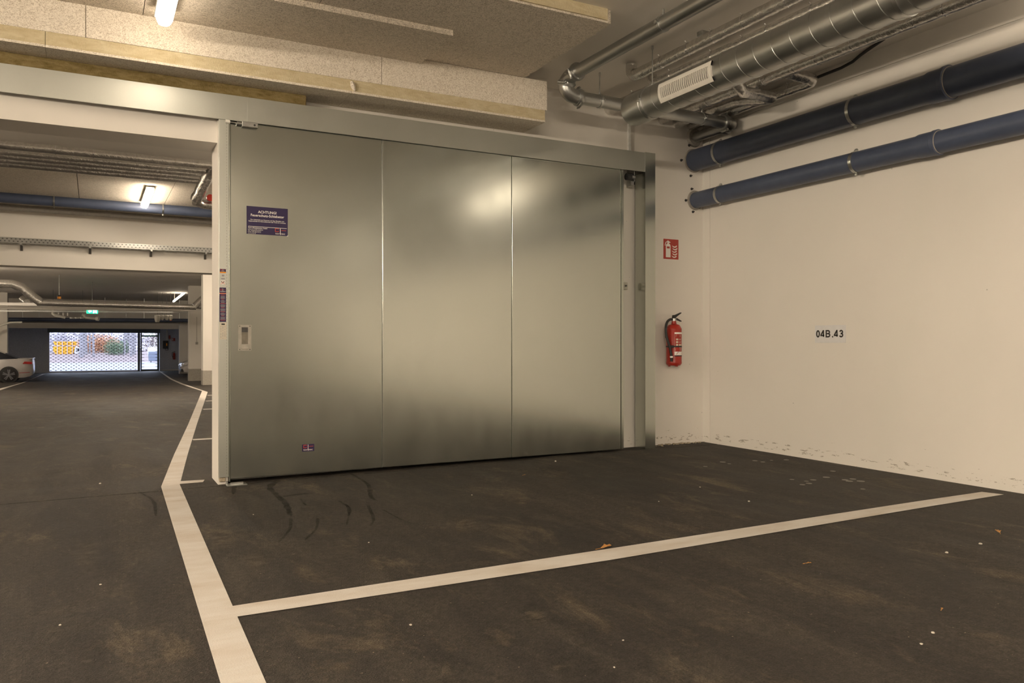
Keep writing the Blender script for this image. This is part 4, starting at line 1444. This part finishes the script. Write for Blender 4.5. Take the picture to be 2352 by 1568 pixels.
og = MB()
vs = []
yy_ = [56.2, 70, 84, 88, 94, 104, 140]
zz_ = [-.80, -.82, -.82, -.55, -.15, .0, .3]
for y, z in zip(yy_[:3], zz_[:3]):
    for x in (-40, 40):
        vs.append((x, y, z))
og.add(vs, [(0, 1, 3, 2), (2, 3, 5, 4)])
o = og.build('paved_yard', 'out_ground')
tag(o, 'pale paved yard outside the gate', 'ground', None, 'structure')
bm_ = MB()
rnd = random.Random(11)
nx_, ny_ = 40, 14
vs = []
for j in range(ny_ + 1):
    y = 84 + 56 * (j / ny_) ** 1.3
    for i in range(nx_ + 1):
        x = -40 + 80 * i / nx_
        base = -.82 + min((y - 84) * .07, .75)
        vs.append((x, y, base + (rnd.uniform(-.08, .08) if 0 < j else 0)))
bm_.add(vs, [(j * (nx_ + 1) + i, j * (nx_ + 1) + i + 1, (j + 1) * (nx_ + 1) + i + 1, (j + 1) * (nx_ + 1) + i) for j in range(ny_) for i in range(nx_)])
o = bm_.build('leafy_bank', 'litter')
tag(o, 'low bank of brown leaf litter beyond the yard', 'ground', None, 'structure')

tk = thing('yellow_truck', 'yellow tipper truck parked on the bank outside, left in the gate', 'truck', (-2.6, 95, -.2))
a, b = on_y(122, 784, 95), on_y(180, 814, 95)
m_ = MB().prism([(a.x, a.z), (b.x - .1, a.z), (b.x - .1, a.z - .42), (a.x + .15, a.z - .42)], 95, 97)
m_.build('upper_body', 'yellow', tk)
MB().prism([(a.x, a.z - .50), (b.x - .3, a.z - .50), (b.x - .5, b.z), (a.x + .3, b.z), (a.x, b.z + .4)], 94.9, 97).build('skip_body', 'yellow', tk)
for k in range(5):
    x = a.x + .35 + k * .45
    MB().box((x, 94.8, b.z), (x + .06, 94.95, a.z - .02)).build('rib', 'gate', tk)
MB().box((a.x + .2, 94.9, b.z - .14), (b.x - .2, 97, b.z)).build('chassis', 'black', tk)
for x in (a.x + .5, b.x - .6):
    MB().tube([(x, 94.85, b.z - .28), (x, 95.15, b.z - .28)], .32, 16).build('wheel', 'tyre', tk)
MB().box((b.x - .35, 94.85, b.z + .05), (b.x + .25, 96.8, b.z + .75), None, .08).build('cab', 'white', tk)
MB().box((b.x - .2, 94.83, b.z + .35), (b.x + .12, 94.86, b.z + .65)).build('cab_window', 'glass', tk)

bn = thing('waste_container', 'dark grey waste container with a round lid outside the side door', 'bin', (5, 82, -.8))
a, b = on_y(343, 805, 82), on_y(372, 829, 82)
MB().prism([(a.x, b.z), (a.x - .08, a.z - .1), (b.x + .08, a.z - .1), (b.x, b.z)], 82, 83.1).build('bin_body', 'bin', bn)
MB().tube([(a.x - .1, 82.5, a.z - .1), (b.x + .1, 82.5, a.z - .1)], [.42, .42], 20).build('bin_lid', 'sign_grey', bn)
for x in (a.x + .15, b.x - .15):
    MB().tube([(x, 82.2, b.z), (x, 82.2, -.80)], .04, 8).build('bin_leg', 'black', bn)

rnd = random.Random(5)
trunks = [(187, .20, 'thick pale'), (197, .16, 'slim pale'), (206, .08, 'thin grey'), (215, .10, 'thin leaning'), (285, .12, 'grey'), (293, .16, 'dark grey'), (301, .10, 'slender'), (308, .14, 'pale')]
for i, (u, r, wd) in enumerate(trunks):
    Y = 90 + (i % 3) * 3
    p = on_y(u, 812, Y)
    p.z = -.82 + min((Y - 84) * .07, .75) - .1
    t = thing('tree', '%s tree trunk outside the gate, %s' % (wd, ('left of the middle' if i < 4 else 'toward its right end')), 'tree', tuple(p), 'bare trees outside the gate')
    lean = rnd.uniform(-.25, .25)
    MB().tube([p, p + Vector((lean * .3, 0, 2)), p + Vector((lean, 0, 5)), p + Vector((lean * 1.5, 0, 9))], [r * 1.2, r, r * .85, r * .5], 10).build('trunk', 'bark', t)
    br = MB()
    for k in range(8):
        z = 1.2 + k * .8
        s_ = rnd.choice((-1, 1))
        a = p + Vector((lean * z / 6, 0, z))
        br.tube([a, a + Vector((s_ * .5, rnd.uniform(-.5, .5), .4)), a + Vector((s_ * rnd.uniform(.8, 1.6), rnd.uniform(-.6, .6), .9))], [r * .3, r * .2, r * .08], 5)
    br.build('branches', 'bark', t)


def bush(name, label, c, s, n, mat, cat, grp, leaf=.14, seed=0):
    rnd = random.Random(seed)
    t = thing(name, label, cat, (c[0], c[1], c[2] - s[2]), grp)
    m = MB()
    for i in range(n):
        v = Vector([rnd.gauss(0, .45) for _ in range(3)])
        if v.length > 1:
            v.normalize()
        p = Vector((c[0] + v.x * s[0], c[1] + v.y * s[1], c[2] + v.z * s[2]))
        a = Vector([rnd.uniform(-1, 1) for _ in range(3)]).normalized() * leaf * rnd.uniform(.5, 1)
        b = Vector([rnd.uniform(-1, 1) for _ in range(3)]).normalized() * leaf * rnd.uniform(.5, 1)
        m.add([p - a, p + b, p + a, p - b], [(0, 1, 2, 3)])
    f = m.build('foliage', mat, t)
    f['kind'] = 'stuff'
    k = MB()
    for i in range(5):
        a = Vector((c[0] + rnd.uniform(-.2, .2) * s[0], c[1], c[2] - s[2]))
        k.tube([a, a + Vector((rnd.uniform(-.4, .4) * s[0], 0, s[2] * 1.5))], [.03, .012], 5)
    k.build('stems', 'bark', t)
    return t


q = on_y(228, 797, 99)
bush('beech_hedge', 'orange-leaved hedge behind the trunks in the middle of the gate', (q.x, 99, .75), (2.4, 1.0, 1.2), 4200, 'leaf_orange', 'hedge', None, .09, 1)
q = on_y(262, 799, 93)
bush('evergreen_bush', 'green bush outside in the right half of the gate', (q.x, 93, .45), (1.0, .8, 1.0), 3200, 'leaf_green', 'bush', None, .06, 2)
q = on_y(285, 799, 94)
bush('evergreen_bush', 'smaller green bush right behind the grey trunks', (q.x, 95, .5), (.5, .5, .9), 600, 'leaf_green', 'bush', None, .09, 3)
for i, (u, lb) in enumerate(((150, 'pale leafless thicket above the yellow truck'), (200, 'pale leafless thicket behind the trunks left of the hedge'), (120, 'pale leafless thicket at the left end of the gate'), (250, 'pale leafless thicket above the green bush'),
                             (300, 'pale leafless thicket by the right end of the gate'), (348, 'pale leafless thicket behind the waste container'))):
    yb = 104 + 5 * (i % 4)
    q = on_y(u, 785, yb)
    bush('thicket', lb, (q.x, yb, 1.3), (2.2, 1.2, 2.4), 2200, 'leaf_pale' if i != 5 else 'litter', 'thicket', 'leafless thickets', .12, 10 + i)

# ================================================================== FLOOR MARKINGS
def strip(name, poly_pairs, mat, z, parent=None, n=12):
    """ribbon between left and right edge points, draped on the floor"""
    m = MB()
    vs = []
    for (l0, r0), (l1, r1) in zip(poly_pairs[:-1], poly_pairs[1:]):
        for i in range(n + (1 if (l1, r1) == poly_pairs[-1] else 0)):
            t = i / n
            for a, b in ((l0, l1), (r0, r1)):
                x, y = a[0] + (b[0] - a[0]) * t, a[1] + (b[1] - a[1]) * t
                vs.append((x, y, zf(x, y) + z))
    k = len(vs) // 2
    m.add(vs, [(2 * i, 2 * i + 1, 2 * i + 3, 2 * i + 2) for i in range(k - 1)])
    return m.build(name, mat, parent)


def ff(u, v):
    p = on_floor(u, v)
    return (p.x, p.y)


def ext(a, b, k):
    return (b[0] + (b[0] - a[0]) * k, b[1] + (b[1] - a[1]) * k)


A, B = ff(370, 1118), ff(413, 1113)
C, D = ff(506, 1568), ff(611, 1568)
o = strip('lane_line', [(ext(A, C, .6), ext(B, D, .6)), (C, D), (A, B)], 'paint', .0022)
tag(o, 'wide white lane line running from the foreground to the door jamb', 'road marking')
o = strip('lane_line', [(A, B), (ff(432, 975), ff(452, 975)), (ff(464, 898), ff(477, 900))], 'paint', .0022)
tag(o, 'white lane line bending past the jamb into the far hall', 'road marking')
o = strip('lane_line', [(ff(464, 898), ff(477, 900)), (ff(415, 882), ff(421, 881)), (ff(366, 853), ff(370, 853))], 'paint', .0022)
tag(o, 'far white lane line leading to the side door', 'road marking')
o = strip('lane_line', [(ff(-60, 921), ff(-60, 915)), (ff(0, 896), ff(0, 892)), (ff(96, 859), ff(105, 858))], 'paint', .0022)
tag(o, 'white lane line beside the white sedan', 'road marking')
o = strip('bay_line', [(ff(531, 1393), ff(545, 1417)), (ff(1390, 1262), ff(1400, 1287)), (ff(2255, 1130), ff(2306, 1136))], 'paint', .0026)
tag(o, 'long white bay line crossing the foreground toward the right wall', 'road marking')
o = strip('bay_line', [(ff(412, 1105.5), ff(411, 1112)), (ff(470, 1102), ff(466, 1107.5))], 'paint', .0026)
tag(o, 'short white bay line stub ending before the jamb', 'road marking')
for v, w_, nm in ((1010, 2.6, 'nearest'), (940, 1.8, 'second'), (921, 1.3, 'third'), (908, 1.1, 'fourth')):
    u0 = 470 - (v - 905) * .33 + 6
    a, b = on_floor(u0, v - w_ / 2), on_floor(u0, v + w_ / 2)
    m = MB()
    x0, x1 = a.x, a.x + 4.8
    vs = [(x, y, zf(x, y) + .0026) for x in (x0, x1) for y in (b.y, a.y)]
    o = m.add(vs, [(0, 1, 3, 2)]).build('bay_line', 'paint')
    tag(o, '%s thin white bay line beyond the jamb, branching off the lane line' % nm, 'road marking', 'thin bay lines beyond the jamb')

# drip stains below the door
stains = [[(640, 1102, 8), (620, 1118, 8), (634, 1135, 9), (656, 1156, 9), (668, 1185, 6)],
          [(650, 1140, 6), (700, 1133, 8), (718, 1134, 5)], [(690, 1145, 4), (702, 1160, 3)],
          [(668, 1190, 5), (665, 1215, 4), (640, 1245, 2)], [(730, 1190, 4), (725, 1215, 4), (700, 1240, 2)],
          [(806, 1087, 6), (845, 1112, 7), (852, 1140, 6), (866, 1150, 3)], [(780, 1150, 4), (802, 1168, 5), (796, 1205, 2)],
          [(845, 1160, 5), (858, 1190, 5), (850, 1208, 2)], [(540, 1112, 7), (535, 1135, 4)], [(318, 1128, 5), (352, 1150, 6), (358, 1185, 3)],
          [(880, 1170, 4), (930, 1196, 4), (985, 1210, 2)]]
for i, s_ in enumerate(stains):
    pairs = []
    q_ = [Vector(p) for p in s_]
    q_ = [q_[0] * 2 - q_[1]] + q_ + [q_[-1] * 2 - q_[-2]]
    rnd = random.Random(40 + i)
    for a in range(1, len(q_) - 2):
        for k in range(6):
            t_ = k / 6
            c_ = .5 * (2 * q_[a] + (q_[a + 1] - q_[a - 1]) * t_ + (2 * q_[a - 1] - 5 * q_[a] + 4 * q_[a + 1] - q_[a + 2]) * t_ ** 2
                       + (3 * q_[a] - q_[a - 1] - 3 * q_[a + 1] + q_[a + 2]) * t_ ** 3)
            wd = max(1, c_.z * rnd.uniform(.6, 1.15))
            pairs.append((ff(c_.x - wd, c_.y), ff(c_.x + wd, c_.y + 1)))
    pairs.append((ff(q_[-2].x - 1, q_[-2].y), ff(q_[-2].x + 1, q_[-2].y + 1)))
    strip('water_stain', pairs, 'drip', .0012, floor, 2)

# round paint dots
dots_px = [(1868, 1102, 8), (1913, 1082, 7), (1941, 1102, 8), (1819, 1101, 6), (1852, 1105, 6), (1858, 1110, 8), (1843, 1113, 7), (1951, 1105, 9), (1959, 1100, 8), (1977, 1105, 10),
           (1734, 1058, 7), (1752, 1061, 6), (1772, 1057, 4), (1806, 1056, 7), (1660, 1061, 8), (1675, 1065, 5), (1620, 1071, 6), (1982, 1123, 6), (1898, 1096, 9)]
for i, (u, v, w_) in enumerate(dots_px):
    p = on_floor(u, v)
    t_ = (p - Vector((0, 0, CH))).length
    r = w_ * t_ / F * .8
    n = 14
    pts = [(p.x + r * math.cos(2 * PI * k / n), p.y + r * math.sin(2 * PI * k / n)) for k in range(n)]
    m = MB().prism(pts, p.z + .0005, p.z + .0018, 'z')
    m.build('paint_spot', 'spot', floor)

# light scuffs and dust
for i, (u, v, w_, h_) in enumerate(((545, 1235, 60, 45), (620, 1285, 60, 22), (1265, 1410, 60, 25), (1350, 1440, 50, 20), (1325, 1528, 55, 28), (1150, 1475, 50, 14), (1045, 1540, 30, 40),
                                    (330, 1365, 45, 20), (150, 1455, 45, 18), (215, 1510, 30, 30), (1110, 1200, 60, 25), (1740, 1040, 90, 12), (745, 1170, 60, 14), (250, 1270, 90, 50))):
    a, b, c, d = on_floor(u - w_, v - h_), on_floor(u + w_, v - h_), on_floor(u + w_, v + h_), on_floor(u - w_, v + h_)
    vs = [(q.x, q.y, zf(q.x, q.y) + .0030 + i * .00002) for q in (a, b, c, d)]
    MB().add(vs, [(0, 3, 2, 1)]).build('dust_mark', 'dust', floor)

# pebbles and crumbs
peb = [(1720, 1152, 3, 'between the paint spots and the long bay line'), (2174, 1270, 4, 'on the right, below the end of the long bay line'), (2252, 1250, 4, 'near the right edge beside the orange leaf'),
       (1431, 1471, 3, 'bright, alone in the middle foreground'), (2116, 1480, 4, 'in the lower right, lower of two'), (2143, 1454, 4, 'in the lower right, upper of two'),
       (1513, 1152, 2, 'beyond the long bay line, in front of the end post'), (582, 1182, 2, 'between the drip stains and the lane line'), (847, 1246, 2, 'beyond the bay line below the second drip stain'),
       (1084, 1137, 2, 'in front of the middle door panel'), (1276, 1060, 3, 'just in front of the right door panel'), (1411, 1533, 3, 'at the bottom of the picture near its middle'),
       (943, 1436, 4, 'in the foreground below the bay line, left half'), (231, 1343, 3, 'left of the lane line, upper of two'), (138, 1436, 3, 'left of the lane line, lower of two'),
       (1608, 1119, 2, 'in front of the extinguisher, left of the paint spots'), (230, 1111, 3, 'yellowish, at the floor joint in the opening'), (496, 1103, 5, 'white, touching the foot of the jamb')]
for i, (u, v, w_, lb) in enumerate(peb):
    p = on_floor(u, v)
    r = w_ * (p - Vector((0, 0, CH))).length / F * .9
    rnd = random.Random(i)
    bm = bmesh.new()
    bmesh.ops.create_icosphere(bm, subdivisions=1, radius=r)
    for q in bm.verts:
        q.co = q.co * rnd.uniform(.75, 1.15)
        q.co.z *= .6
    m = MB()
    bm.verts.index_update()
    m.add([q.co + p + Vector((0, 0, r * .45)) for q in bm.verts], [tuple(q.index for q in f.verts) for f in bm.faces])
    bm.free()
    tag(m.build('pebble', 'stone'), 'pale crumb ' + lb, 'pebble', 'pale crumbs scattered on the floor')


def dry_leaf(u, v, L, ang, label, mat='leaf_dry'):
    p = on_floor(u, v)
    sc_ = L * (p - Vector((0, 0, CH))).length / F
    out = [(-.5, 0, .0), (-.3, .12, .02), (-.05, .2, .06), (.1, .34, .09), (.22, .18, .05), (.42, .16, .08), (.5, 0, .03), (.36, -.12, .07), (.2, -.14, .04), (.08, -.30, .1), (-.08, -.16, .05), (-.3, -.1, .01)]
    R = Matrix.Rotation(ang, 3, 'Z')
    vs = [p + Vector((0, 0, .006)) + R @ Vector((a * sc_, b * sc_, c * sc_ * 1.6)) for a, b, c in out]
    ctr = p + Vector((0, 0, .006 + sc_ * .02))
    m = MB()
    m.add(vs + [ctr], [(i, (i + 1) % 12, 12) for i in range(12)])
    m.tube([vs[0], vs[0] + R @ Vector((-.35 * sc_, .05 * sc_, -.002))], .0015, 5)
    o = m.build('dry_leaf', mat)
    tag(o, label, 'leaf', 'dry leaves on the floor')


dry_leaf(1392, 1259, 34, .1, 'curled brown dry leaf lying just beyond the long bay line')
dry_leaf(2293, 1223, 20, .8, 'orange dry leaf near the right edge of the floor')
dry_leaf(1857, 1296, 14, -.4, 'small orange leaf scrap in front of the bay line')
dry_leaf(2164, 1401, 10, .4, 'tiny reddish leaf scrap on the right foreground')
dry_leaf(1205, 1092, 8, .2, 'tiny orange leaf scrap below the middle door panel')

# mortar crumbs in the corner behind the post
rnd = random.Random(9)
cr = MB()
for i in range(70):
    x = rnd.uniform(4.9, WX)
    y = WY - abs(rnd.gauss(0, .035))
    r = rnd.uniform(.004, .012)
    cr.box((x - r, y - r, zf(x, y)), (x + r, y + r * .6, zf(x, y) + r))
o = cr.build('mortar_crumbs', 'concrete_rough')
tag(o, 'crumbs of mortar along the wall foot in the corner', 'rubble', None, 'stuff')
